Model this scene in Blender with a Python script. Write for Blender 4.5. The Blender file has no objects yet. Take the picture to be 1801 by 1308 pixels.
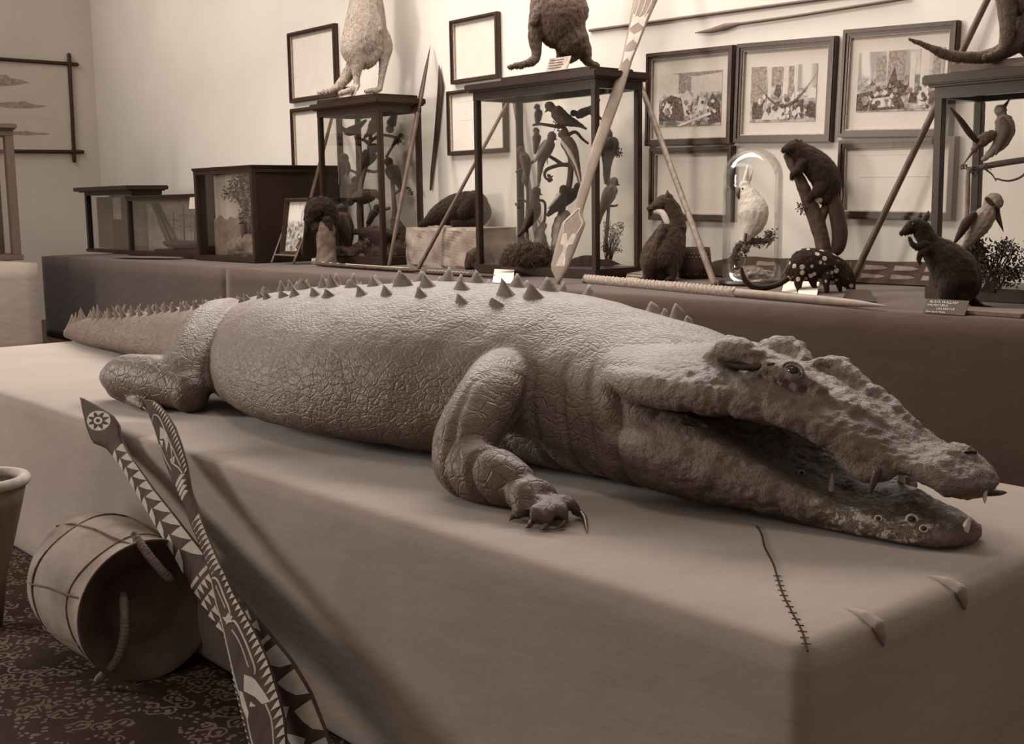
# A museum gallery of the 1880s: a stuffed crocodile on a cloth covered plinth, cases and animals on a bench behind.
import bpy, bmesh, math, random
import numpy as np
from mathutils import Vector, Matrix, noise

# ------------------------------------------------------------------ camera
FPX, IW, IH = 2130.0, 1801.0, 1308.0
CAM = Vector((0.0, 0.0, 1.5))
_a, _p, _r = math.radians(40.8), math.radians(8.04), math.radians(0.85)
_f0 = Vector((-math.cos(_a), math.sin(_a), 0)); _r0 = Vector((math.sin(_a), math.cos(_a), 0)); _z = Vector((0, 0, 1))
FWD = _f0 * math.cos(_p) - _z * math.sin(_p)
_u = _z * math.cos(_p) + _f0 * math.sin(_p)
RT = _r0 * math.cos(_r) - _u * math.sin(_r)
UP = _u * math.cos(_r) + _r0 * math.sin(_r)
sc = bpy.context.scene
COL = sc.collection
cam_d = bpy.data.cameras.new('camera')
cam_d.sensor_fit = 'HORIZONTAL'; cam_d.sensor_width = 36.0; cam_d.lens = FPX / IW * 36.0
cam_d.clip_start = 0.05; cam_d.clip_end = 100
cam_o = bpy.data.objects.new('camera', cam_d); COL.objects.link(cam_o)
m = Matrix((RT, UP, -FWD)).transposed().to_4x4(); m.translation = CAM
cam_o.matrix_world = m
sc.camera = cam_o

# ------------------------------------------------------------------ world, lights, exposure
w = bpy.data.worlds.new('room_light'); sc.world = w; w.use_nodes = True
w.node_tree.nodes['Background'].inputs[0].default_value = (1.0, 0.91, 0.82, 1)
w.node_tree.nodes['Background'].inputs[1].default_value = 0.33
def area_light(name, loc, target, sx, sy, power, spread=180, col=(1, .985, .965)):
    d = bpy.data.lights.new(name, 'AREA'); d.shape = 'RECTANGLE'; d.size = sx; d.size_y = sy
    d.energy = power; d.spread = math.radians(spread); d.color = col
    o = bpy.data.objects.new(name, d); COL.objects.link(o); o.location = loc
    o.rotation_euler = (Vector(target) - Vector(loc)).to_track_quat('-Z', 'Y').to_euler()
    return o
area_light('skylight', (-7.0, 5.6, 5.3), (-5.6, 2.4, 0.7), 9.5, 1.5, 700)
area_light('wall_wash_light', (-8.6, 2.3, 6.2), (-8.0, 6.8, 2.3), 14.0, 1.5, 240, 110)  # unseen lamp added to brighten the back wall, kept off the plinth
area_light('window_light', (-10.5, -2.6, 2.75), (-4.0, 2.6, 0.6), 1.7, 1.7, 450)
sc.view_settings.view_transform = 'Standard'
sc.view_settings.look = 'None'
sc.view_settings.exposure = 0.0
sc.view_settings.gamma = 1.0
sc.view_settings.use_curve_mapping = False
sc.cycles.transparent_max_bounces = 40

# ------------------------------------------------------------------ geometry helpers
def ray(x, y): return FWD + RT * ((x - IW / 2) / FPX) - UP * ((y - IH / 2) / FPX)
def onz(x, y, z):
    d = ray(x, y); return CAM + d * ((z - CAM.z) / d.z)
def ony(x, y, Y):
    d = ray(x, y); return CAM + d * (Y / d.y)
def onx(x, y, X):
    d = ray(x, y); return CAM + d * (X / d.x)
def atd(x, y, D): return CAM + ray(x, y) * D
def depth(p): return (Vector(p) - CAM).dot(FWD)

def link(name, me, mats=None, parent=None):
    o = bpy.data.objects.new(name, me); COL.objects.link(o)
    if mats:
        for mm in (mats if isinstance(mats, (list, tuple)) else [mats]): me.materials.append(mm)
    if parent is not None:
        o.parent = parent
        o.matrix_parent_inverse = parent_inv(parent)
    return o
def parent_inv(p):
    M = Matrix.Identity(4); q = p
    chain = []
    while q is not None:
        chain.append(q); q = q.parent
    for q in reversed(chain):
        L = Matrix.LocRotScale(q.location, q.rotation_euler, q.scale)
        M = M @ (q.matrix_parent_inverse if q.parent else Matrix.Identity(4)) @ L
    return M.inverted()
def thing(name, loc, label, cat, group=None):
    o = bpy.data.objects.new(name, None); COL.objects.link(o); o.location = loc
    o.empty_display_size = 0.1
    return tag(o, label, cat, group)
def tag(o, label, cat, group=None):
    o['label'] = label; o['category'] = cat
    if group: o['group'] = group
    return o
def struct(o):
    o['kind'] = 'structure'; return o
def mesh(verts, faces, smooth=False, mi=None):
    me = bpy.data.meshes.new('m')
    me.from_pydata([tuple(v) for v in verts], [], faces)
    if mi is not None: me.polygons.foreach_set('material_index', mi)
    if smooth: me.polygons.foreach_set('use_smooth', [True] * len(me.polygons))
    me.update(); return me

class MB:
    """collects shapes for ONE mesh object"""
    def __init__(s): s.v = []; s.f = []; s.mi = []; s.sm = []
    def add(s, v, f, mi=0, smooth=False):
        b = len(s.v); s.v += [tuple(q) for q in v]; s.f += [tuple(i + b for i in q) for q in f]
        s.mi += [mi] * len(f); s.sm += [smooth] * len(f); return s
    def box(s, lo, hi, mi=0, bev=0.0):
        return s.obox(Vector(((lo[0] + hi[0]) / 2, (lo[1] + hi[1]) / 2, (lo[2] + hi[2]) / 2)),
                      Vector((1, 0, 0)), Vector((0, 1, 0)), Vector((0, 0, 1)),
                      abs(hi[0] - lo[0]) / 2, abs(hi[1] - lo[1]) / 2, abs(hi[2] - lo[2]) / 2, mi, bev)
    def obox(s, c, ax, ay, az, hx, hy, hz, mi=0, bev=0.0):
        if bev <= 0:
            v = [c + ax * (hx * i) + ay * (hy * j) + az * (hz * k) for k in (-1, 1) for j in (-1, 1) for i in (-1, 1)]
            f = [(0, 2, 3, 1), (4, 5, 7, 6), (0, 1, 5, 4), (2, 6, 7, 3), (0, 4, 6, 2), (1, 3, 7, 5)]
            return s.add(v, f, mi)
        bm = bmesh.new(); bmesh.ops.create_cube(bm, size=2)
        for q in bm.verts: q.co = Vector((q.co.x * hx, q.co.y * hy, q.co.z * hz))
        bmesh.ops.bevel(bm, geom=bm.edges[:], offset=bev, segments=2, affect='EDGES')
        bm.verts.index_update()
        v = [c + ax * q.co.x + ay * q.co.y + az * q.co.z for q in bm.verts]
        f = [tuple(x.index for x in q.verts) for q in bm.faces]; bm.free()
        return s.add(v, f, mi)
    def tube(s, pts, rad, n=12, mi=0, smooth=True, flat=None, side=None):
        v, f = tube(pts, rad, n, flat=flat, side=side); return s.add(v, f, mi, smooth)
    def prism(s, poly, nrm, th, mi=0):
        """poly: list of world points (planar); extruded by th along nrm"""
        n = len(poly); v = [Vector(p) for p in poly] + [Vector(p) + nrm * th for p in poly]
        f = [tuple(range(n))[::-1], tuple(range(n, 2 * n))] + [(i, (i + 1) % n, (i + 1) % n + n, i + n) for i in range(n)]
        return s.add(v, f, mi)
    def ball(s, c, r, n=12, mi=0, sc=(1, 1, 1), M=None):
        v = []; f = []; k = max(4, n // 2)
        for i in range(k + 1):
            t = math.pi * i / k
            for j in range(n):
                u = 2 * math.pi * j / n
                q = Vector((math.sin(t) * math.cos(u) * sc[0], math.sin(t) * math.sin(u) * sc[1], math.cos(t) * sc[2])) * r
                if M is not None: q = M @ q
                v.append(Vector(c) + q)
        for i in range(k):
            for j in range(n):
                a, b = i * n + j, i * n + (j + 1) % n
                f.append((a, a + n, b + n, b))
        return s.add(v, f, mi, True)
    def build(s, name, mats, parent=None):
        me = bpy.data.meshes.new(name); me.from_pydata(s.v, [], s.f)
        me.polygons.foreach_set('material_index', s.mi); me.polygons.foreach_set('use_smooth', s.sm)
        me.validate(); me.update()
        bm = bmesh.new(); bm.from_mesh(me); bmesh.ops.recalc_face_normals(bm, faces=bm.faces[:]); bm.to_mesh(me); bm.free()
        return link(name, me, mats, parent)

def tube(pts, rad, n=12, flat=None, side=None):
    """closed tube through pts with a radius per point, rounded ends; flat: thickness ratio per point across 'side'"""
    pts = [Vector(p) for p in pts]; k = len(pts)
    if not isinstance(rad, (list, tuple)): rad = [rad] * k
    tan = []
    for i in range(k):
        a = pts[max(0, i - 1)]; b = pts[min(k - 1, i + 1)]; t = b - a
        tan.append(t.normalized() if t.length > 1e-9 else Vector((0, 0, 1)))
    t0 = tan[0]
    ref = Vector(side) if side is not None else (Vector((0, 0, 1)) if abs(t0.z) < .9 else Vector((1, 0, 0)))
    u = (ref - t0 * ref.dot(t0)).normalized()
    v = []; rings = []
    def ring(c, r, u, w, fl):
        b = len(v)
        for j in range(n):
            an = 2 * math.pi * j / n
            v.append(c + u * (math.cos(an) * r * fl) + w * (math.sin(an) * r))
        rings.append(b)
    for i in range(k):
        t = tan[i]
        if side is not None: u2 = Vector(side)
        else: u2 = u
        u2 = u2 - t * u2.dot(t)
        if u2.length > 1e-6: u = u2.normalized()
        w = t.cross(u)
        fl = 1.0 if flat is None else (flat[i] if isinstance(flat, (list, tuple)) else flat)
        if i == 0:
            for q in (.12, .5, .85): ring(pts[0] - t * (rad[0] * math.sqrt(1 - q * q)) * min(1, fl + .001), rad[0] * q, u, w, fl)
        ring(pts[i], rad[i], u, w, fl)
        if i == k - 1:
            for q in (.85, .5, .12): ring(pts[i] + t * (rad[i] * math.sqrt(1 - q * q)) * min(1, fl + .001), rad[i] * q, u, w, fl)
    f = []
    for a, b in zip(rings[:-1], rings[1:]):
        for j in range(n):
            j2 = (j + 1) % n
            f.append((a + j, a + j2, b + j2, b + j))
    f.append(tuple(range(rings[0], rings[0] + n))[::-1]); f.append(tuple(range(rings[-1], rings[-1] + n)))
    return v, f
def spline(rows, m=4):
    """Catmull-Rom through rows of numbers"""
    R = [list(map(float, r)) for r in rows]; out = []
    for i in range(len(R) - 1):
        p0, p1, p2, p3 = R[max(0, i - 1)], R[i], R[i + 1], R[min(len(R) - 1, i + 2)]
        for k in range(m):
            t = k / m
            out.append([.5 * (2 * b + (c - a) * t + (2 * a - 5 * b + 4 * c - d) * t * t + (3 * b - a - 3 * c + d) * t ** 3)
                        for a, b, c, d in zip(p0, p1, p2, p3)])
    out.append(R[-1]); return out
def fuse(shapes, voxel, smooth=3, disp=None):
    """joins closed shapes into one continuous skin"""
    mb = MB()
    for v, f in shapes: mb.add(v, f)
    me = bpy.data.meshes.new('f'); me.from_pydata(mb.v, [], mb.f); me.validate()
    bm = bmesh.new(); bm.from_mesh(me); bmesh.ops.recalc_face_normals(bm, faces=bm.faces[:]); bm.to_mesh(me); bm.free()
    o = bpy.data.objects.new('tmp', me); COL.objects.link(o)
    md = o.modifiers.new('r', 'REMESH'); md.mode = 'VOXEL'; md.voxel_size = voxel; md.adaptivity = 0
    if smooth:
        sm = o.modifiers.new('s', 'SMOOTH'); sm.factor = .5; sm.iterations = smooth
    dg = bpy.context.evaluated_depsgraph_get(); dg.update()
    r = bpy.data.meshes.new_from_object(o.evaluated_get(dg))
    bpy.data.objects.remove(o); bpy.data.meshes.remove(me)
    r.polygons.foreach_set('use_smooth', [True] * len(r.polygons))
    if disp:
        n = len(r.vertices); co = np.empty(n * 3, dtype=np.float32); r.vertices.foreach_get('co', co); co = co.reshape(-1, 3)
        nr = np.empty(n * 3, dtype=np.float32); r.vertices.foreach_get('normal', nr); nr = nr.reshape(-1, 3)
        d = np.array([disp(Vector(c)) for c in co], dtype=np.float32)
        co += nr * d[:, None]; r.vertices.foreach_set('co', co.ravel())
    r.update(); return r
def lathe(prof, n=48, c=(0, 0, 0), M=None):
    v = []; f = []
    for r, z in prof:
        for j in range(n):
            a = 2 * math.pi * j / n; q = Vector((r * math.cos(a), r * math.sin(a), z))
            if M is not None: q = M @ q
            v.append(Vector(c) + q)
    for i in range(len(prof) - 1):
        for j in range(n):
            f.append((i * n + j, i * n + (j + 1) % n, (i + 1) * n + (j + 1) % n, (i + 1) * n + j))
    return v, f

# ------------------------------------------------------------------ materials (sepia print: everything shares one warm brown tint)
TINT = (1.0, 0.80, 0.68)
def sep(g, t=None):
    """linear grey -> sepia; darks run warm brown, lights run cream"""
    k = max(1.3 * g, .006) / .6
    return (g * 1.08, g * 1.08 * min(.9, .82 * k ** .16), g * 1.08 * min(.8, .67 * k ** .23), 1)
class NT:
    def __init__(s, name, rough=.7, spec=.25):
        s.m = bpy.data.materials.new(name); s.m.use_nodes = True; s.t = s.m.node_tree; s.b = s.t.nodes['Principled BSDF']
        s.b.inputs['Roughness'].default_value = rough; s.b.inputs['Specular IOR Level'].default_value = spec * .8; s.b.inputs['Specular Tint'].default_value = (1, .82, .68, 1)
        s._co = None
    def n(s, ty, **k):
        q = s.t.nodes.new(ty)
        for a, b in k.items():
            if a.startswith('i_'): q.inputs[a[2:].replace('_', ' ')].default_value = b
            else: setattr(q, a, b)
        return q
    def l(s, a, b): s.t.links.new(a, b)
    def co(s, scale=(1, 1, 1), rot=(0, 0, 0), kind='Object'):
        if s._co is None: s._co = s.n('ShaderNodeTexCoord')
        mp = s.n('ShaderNodeMapping'); mp.inputs['Scale'].default_value = scale; mp.inputs['Rotation'].default_value = rot
        s.l(s._co.outputs[kind], mp.inputs[0]); return mp.outputs[0]
    def noise(s, scale, detail=4, rough=.55, sc=(1, 1, 1), co=None):
        q = s.n('ShaderNodeTexNoise'); q.inputs['Scale'].default_value = scale; q.inputs['Detail'].default_value = detail
        q.inputs['Roughness'].default_value = rough; s.l(co if co is not None else s.co(sc), q.inputs['Vector']); return q.outputs['Fac']
    def ramp(s, fac, stops, interp='LINEAR'):
        q = s.n('ShaderNodeValToRGB'); q.color_ramp.interpolation = interp
        e = q.color_ramp.elements
        while len(e) < len(stops): e.new(.5)
        for el, (p, c) in zip(e, stops): el.position = p; el.color = c if isinstance(c, (tuple, list)) else (c, c, c, 1)
        s.l(fac, q.inputs[0]); return q.outputs[0]
    def mix(s, fac, a, b, mode='MIX'):
        q = s.n('ShaderNodeMix', data_type='RGBA', blend_type=mode)
        for v, i in ((fac, 0), (a, 6), (b, 7)):
            if hasattr(v, 'is_output'): s.l(v, q.inputs[i])
            else: q.inputs[i].default_value = v if i == 0 or isinstance(v, (tuple, list)) else (v, v, v, 1)
        return q.outputs[2]
    def math(s, op, a, b=0.0, c=0.0):
        q = s.n('ShaderNodeMath', operation=op)
        for v, i in ((a, 0), (b, 1), (c, 2)):
            if hasattr(v, 'is_output'): s.l(v, q.inputs[i])
            else: q.inputs[i].default_value = v
        return q.outputs[0]
    def bump(s, h, strength=.5, dist=.01, prev=None):
        q = s.n('ShaderNodeBump'); q.inputs['Strength'].default_value = strength; q.inputs['Distance'].default_value = dist
        s.l(h, q.inputs['Height'])
        if prev is not None: s.l(prev, q.inputs['Normal'])
        s.l(q.outputs[0], s.b.inputs['Normal']); return q.outputs[0]
    def col(s, c):
        if hasattr(c, 'is_output'): s.l(c, s.b.inputs['Base Color'])
        else: s.b.inputs['Base Color'].default_value = c
_mc = {}
def plain(g, rough=.6, spec=.25, var=.25, scale=25, bump=.15, stretch=(1, 1, 1), name=None):
    """mottled sepia surface of mean grey g"""
    key = (g, rough, spec, var, scale, bump, stretch)
    if key in _mc: return _mc[key]
    t = NT(name or 'surface_%d' % len(_mc), rough, spec)
    f = t.noise(scale, 5, .6, stretch)
    t.col(t.ramp(f, [(.3, sep(g * (1 - var))), (.7, sep(g * (1 + var)))]))
    if bump: t.bump(f, bump, .004)
    _mc[key] = t.m; return t.m
# ------------------------------------------------------------------ the room
BZ = 0.95            # top of the long bench
BY = 5.12            # its front face
WY = 6.80            # back wall
WX = -16.5           # left wall
PZ = 0.70            # top of the plinth
PY0, PY1, PX0, PX1 = 1.735, 3.22, -7.30, -1.218

def m_wall():
    t = NT('plaster', .9, .1)
    f = t.noise(1.2, 4, .5); g = t.noise(60, 3, .6)
    c = t.ramp(f, [(.3, sep(.58)), (.75, sep(.64))])
    t.col(t.mix(.06, c, g)); t.bump(g, .1, .002); return t.m
def m_cloth(name, g, stretch=(1, 1, 1)):
    """coarse woven cloth, a little wrinkled and unevenly faded"""
    t = NT(name, .95, .05)
    t.b.inputs['Sheen Weight'].default_value = .15
    co = t.co()
    w1 = t.n('ShaderNodeTexWave', wave_type='BANDS', bands_direction='X'); w1.inputs['Scale'].default_value = 120; w1.inputs['Distortion'].default_value = 1.5
    w2 = t.n('ShaderNodeTexWave', wave_type='BANDS', bands_direction='Z'); w2.inputs['Scale'].default_value = 120; w2.inputs['Distortion'].default_value = 1.5
    t.l(co, w1.inputs[0]); t.l(co, w2.inputs[0])
    weave = t.math('ADD', w1.outputs['Fac'], w2.outputs['Fac'])
    st = t.noise(14, 5, .65, (1, 1, 7)); bl = t.noise(2.2, 4, .6)
    fib = t.noise(160, 3, .7)
    base = t.ramp(bl, [(.3, sep(g * .90)), (.7, sep(g * 1.08))])
    base = t.mix(t.math('MULTIPLY', st, .22), base, sep(g * .6))
    base = t.mix(t.math('MULTIPLY', fib, .30), base, sep(g * 1.35))
    t.col(base)
    n1 = t.bump(weave, .10, .001); n2 = t.bump(fib, .25, .0015, n1); t.bump(t.noise(5, 4, .55, (1, 1, 2.5)), .35, .02, n2)
    return t.m
M_WALL = m_wall()
M_CLOTH = m_cloth('plinth_cloth', .29)
M_BENCH = m_cloth('bench_cloth', .065)
M_PALE = m_cloth('pale_cloth', .30)
M_DARK = plain(.025, .35, .4, .35, 30, .05, (1, 1, 6), 'dark_polished_wood')
M_DARK2 = plain(.045, .45, .35, .3, 30, .08, (6, 1, 1), 'brown_wood')
M_MID = plain(.12, .55, .3, .3, 30, .1, (1, 1, 8), 'mid_wood')
M_CARD = plain(.52, .8, .1, .03, 50, 0, name='white_card')
M_PAPER = plain(.56, .85, .1, .04, 8, 0, name='paper')

struct(link('floor', mesh([(WX, -4, 0), (6, -4, 0), (6, WY, 0), (WX, WY, 0)], [(0, 1, 2, 3)]), plain(.07, .5, .3, .3, 20, .05, (1, 12, 1), 'floor_boards')))
mb = MB(); mb.box((WX - .2, WY, 0), (6, WY + .2, 4.6)); struct(mb.build('wall_back', M_WALL))
mb = MB(); mb.box((WX - .2, -4, 0), (WX, WY + .2, 4.6)); struct(mb.build('wall_left', M_WALL))

# cloth covered box: a grid whose edges are softly rounded and whose cloth is slightly rumpled
def cloth_box(lo, hi, step, amp, seed, radius=.018, extra=None):
    bm = bmesh.new(); bmesh.ops.create_cube(bm, size=1)
    L = [hi[i] - lo[i] for i in range(3)]
    for v in bm.verts: v.co = Vector([lo[i] + (v.co[i] + .5) * L[i] for i in range(3)])
    for ax in range(3):
        k = max(1, int(L[ax] / step))
        for q in range(1, k):
            no = Vector((0, 0, 0)); no[ax] = 1; p = Vector(lo); p[ax] = lo[ax] + L[ax] * q / k
            bmesh.ops.bisect_plane(bm, geom=bm.verts[:] + bm.edges[:] + bm.faces[:], plane_co=p, plane_no=no)
    for v in bm.verts:
        c = v.co.copy(); n = Vector((0, 0, 0)); k = 0
        for ax in range(3):
            if abs(c[ax] - lo[ax]) < 1e-5: n[ax] -= 1; k += 1
            if abs(c[ax] - hi[ax]) < 1e-5: n[ax] += 1; k += 1
        if k > 1: v.co -= n * radius * .35
        n = n.normalized() if n.length else n
        if c.z > lo[2] + 1e-4:
            d = amp * (noise.noise(Vector((c.x * 1.7, c.y * 2.1, c.z * 3.2 + seed))) + .5 * noise.noise(Vector((c.x * 6, c.y * 5, c.z * 9 + seed))))
            if n.z > .9: d *= .35
            if extra: d += extra(c, n)
            v.co += n * d
    me = bpy.data.meshes.new('c'); bmesh.ops.recalc_face_normals(bm, faces=bm.faces[:])
    for f in bm.faces: f.smooth = True
    bm.to_mesh(me); bm.free(); return me

def plinth_extra(c, n):
    d = 0
    if n.y < -.9:                                   # long swags on the near side, and a little flare at the hem
        s = (PZ - c.z) / PZ
        d += .035 * s * s + .012 * s * math.sin(c.x * 2.3 + 4 * s) + .010 * math.sin(9 * (s - .25 * c.x)) * s
    if n.x > .9:
        s = (PZ - c.z) / PZ; d += .02 * s * s + .010 * math.sin(11 * s + 1.4 * c.y) * s
    return d
pl = thing('display_plinth', ((PX0 + PX1) / 2, (PY0 + PY1) / 2, 0), 'long low plinth covered in pale brown cloth under the crocodile', 'plinth')
link('cloth_cover', cloth_box((PX0, PY0, 0), (PX1, PY1, PZ), .05, .006, 3.1, .018, plinth_extra), M_CLOTH, pl)
# the stitched mitre seam that runs in from the near corner, and two tucks at the end
seam = []
for i in range(26):
    s = i / 25; q = Vector((PX1 - .004, PY0 + .004, PZ + .0005)).lerp(Vector((-1.80, 2.34, PZ + .0005)), s)
    seam.append(q + Vector((.010 * noise.noise(Vector((s * 4, 1, 0))), .010 * noise.noise(Vector((s * 5, 7, 0))), 0)))
mb = MB(); mb.tube(seam, .0022, 6)
for i in range(1, 14):
    q = seam[i]; mb.tube([q + Vector((-.006, -.004, .001)), q + Vector((.007, .004, .001))], .001, 5)
mb.build('seam', plain(.05, .9, .05, .1, 60, 0, name='thread'), pl)
def tuck(y, nm):
    v, f = tube([(PX1 - .10, y + .03, PZ - .002), (PX1 - .03, y + .005, PZ + .004), (PX1 + .002, y - .003, PZ - .004), (PX1 + .004, y + .006, PZ - .022), (PX1 + .001, y + .02, PZ - .05)], [.003, .011, .014, .011, .004], 10)
    link(nm, fuse([(v, f)], .004, 3), M_CLOTH, pl)
tuck(onx(1545, 1088, PX1).y, 'cloth_tuck'); tuck(onx(1690, 1028, PX1).y, 'cloth_tuck')

bn = thing('display_bench', (-6, 6, 0), 'long high bench covered in dark cloth along the back wall', 'bench')
def bench_extra(c, n):
    return .010 * math.sin(c.z * 9 + .35 * c.x) if n.y < -.9 else 0
SX = onz(407, 470, BZ).x
link('cloth_cover', cloth_box((SX, BY, 0), (0.5, WY - .01, BZ), .10, .008, 8.7, .02, bench_extra), M_BENCH, bn)
link('cloth_cover', cloth_box((-14.35, BY + .012, 0), (SX - .004, WY - .01, BZ - .004), .10, .006, 2.2, .02), M_BENCH, bn)
lp = onz(67, 461, BZ)
link('side_bench', cloth_box((WX + .02, -1.0, 0), (lp.x, lp.y, BZ), .15, .006, 5.5), M_PALE)
tag(bpy.data.objects['side_bench'], 'pale cloth covered bench along the left wall, at the left edge', 'bench')
# ------------------------------------------------------------------ the crocodile
def ring_loft(rows, n=56):
    """rows: x, yc, w, zb, zt, fz (height of the widest line), nu, nl, dip (hollow of the top)"""
    v = []; f = []; k = len(rows)
    for (x, yc, w_, zb, zt, fz, nu, nl, dip) in rows:
        zc = zb + (zt - zb) * fz
        for j in range(n):
            a = 2 * math.pi * j / n; c, s = math.cos(a), math.sin(a)
            e = 2 / (nu if s >= 0 else nl)
            y = w_ * math.copysign(abs(c) ** e, c)
            h = (zt - zc) * abs(s) ** e if s >= 0 else -(zc - zb) * abs(s) ** e
            if s > 0 and dip: h -= dip * max(0, 1 - (y / w_) ** 2) ** 1.0 * s
            v.append((x, yc + y, zc + h))
    for i in range(k - 1):
        for j in range(n):
            f.append((i * n + j, i * n + (j + 1) % n, (i + 1) * n + (j + 1) % n, (i + 1) * n + j))
    f.append(tuple(range(n))[::-1]); f.append(tuple(range((k - 1) * n, k * n)))
    return v, f
TR = [  # x, yc, w, zb, zt, fz, nu, nl, dip
    (-7.36, 2.75, .012, .715, .755, .5, 2, 2, 0), (-7.20, 2.74, .035, .705, .815, .5, 2, 2, 0),
    (-6.95, 2.73, .070, .70, .860, .42, 2, 2.2, 0), (-6.60, 2.73, .105, .70, .900, .42, 2, 2.4, 0),
    (-6.25, 2.74, .150, .70, .930, .40, 1.9, 2.5, 0), (-5.80, 2.76, .205, .70, .985, .38, 1.9, 2.6, 0),
    (-5.35, 2.75, .270, .70, 1.035, .36, 1.9, 2.7, 0), (-4.95, 2.72, .350, .70, 1.080, .34, 2.0, 2.8, 0),
    (-4.60, 2.68, .425, .70, 1.125, .32, 2.0, 2.9, 0), (-4.20, 2.63, .500, .70, 1.168, .30, 2.05, 3.0, 0),
    (-3.80, 2.58, .545, .70, 1.200, .28, 2.05, 3.1, 0), (-3.45, 2.56, .550, .70, 1.218, .28, 2.05, 3.1, 0),
    (-3.10, 2.58, .500, .70, 1.220, .30, 2.05, 2.9, 0), (-2.85, 2.61, .430, .70, 1.205, .32, 2.0, 3.0, 0),
    (-2.65, 2.63, .385, .70, 1.190, .32, 2.0, 3.0, 0), (-2.45, 2.64, .375, .70, 1.155, .34, 2.0, 2.9, 0),
    (-2.30, 2.64, .360, .70, 1.125, .36, 2.0, 2.8, 0),
    (-2.18, 2.64, .335, .705, 1.085, .42, 2.0, 2.3, 0), (-2.08, 2.64, .27, .72, 1.00, .45, 2, 2, 0), (-2.0, 2.64, .15, .76, .93, .5, 2, 2, 0)]
UJ = [
    (-2.50, 2.64, .20, .97, 1.11, .4, 2.2, 2, 0), (-2.36, 2.63, .270, .955, 1.105, .4, 2.6, 2, 0), (-2.20, 2.62, .300, .958, 1.095, .35, 2.6, 2, 0),
    (-2.05, 2.605, .290, .965, 1.083, .35, 2.4, 2, 0), (-1.92, 2.585, .245, .970, 1.065, .35, 2.2, 2, 0),
    (-1.80, 2.57, .200, .955, 1.040, .35, 2.0, 2, 0), (-1.70, 2.565, .168, .925, 1.012, .35, 2.0, 2.2, 0),
    (-1.62, 2.565, .148, .875, .985, .38, 2.1, 2.4, 0), (-1.55, 2.57, .130, .850, .952, .40, 2.2, 2.4, 0),
    (-1.49, 2.575, .112, .846, .922, .45, 2.3, 2.4, 0), (-1.44, 2.575, .114, .828, .915, .45, 2.3, 2.4, 0),
    (-1.395, 2.57, .112, .815, .908, .45, 2.2, 2.4, 0), (-1.355, 2.565, .095, .812, .890, .45, 2.1, 2.3, 0),
    (-1.325, 2.56, .062, .822, .868, .5, 2, 2, 0), (-1.312, 2.56, .02, .835, .85, .5, 2, 2, 0)]
LJ = [
    (-2.50, 2.64, .28, .71, .93, .4, 2, 2.4, 0), (-2.35, 2.63, .345, .70, .965, .42, 2.2, 2.5, 0), (-2.20, 2.62, .352, .70, .968, .42, 2.4, 2.6, .00),
    (-2.08, 2.605, .332, .70, .978, .42, 2.8, 2.7, .04), (-1.95, 2.585, .288, .70, .958, .42, 3.2, 2.8, .10),
    (-1.82, 2.565, .236, .70, .902, .42, 3.4, 2.9, .10), (-1.70, 2.555, .192, .70, .838, .42, 3.4, 3.0, .07),
    (-1.60, 2.55, .162, .70, .798, .42, 3.4, 3.0, .04), (-1.52, 2.55, .144, .70, .774, .42, 3.2, 3.0, .02),
    (-1.45, 2.55, .128, .70, .764, .42, 2.8, 3.0, .012), (-1.40, 2.55, .104, .70, .757, .42, 2.5, 2.8, .006),
    (-1.362, 2.55, .070, .702, .750, .45, 2.2, 2.5, 0), (-1.345, 2.55, .025, .712, .735, .5, 2, 2, 0)]
def VZ(*a): return [Vector(q) for q in a]
shapes = [ring_loft(spline(TR, 4)), ring_loft(spline(UJ, 4)), ring_loft(spline(LJ, 4))]
CY = 2.64
def limb(pts, rad, n=20):
    rows = spline([tuple(p) + (r,) for p, r in zip(pts, rad)], 5)
    return tube([q[:3] for q in rows], [q[3] for q in rows], n)
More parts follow.
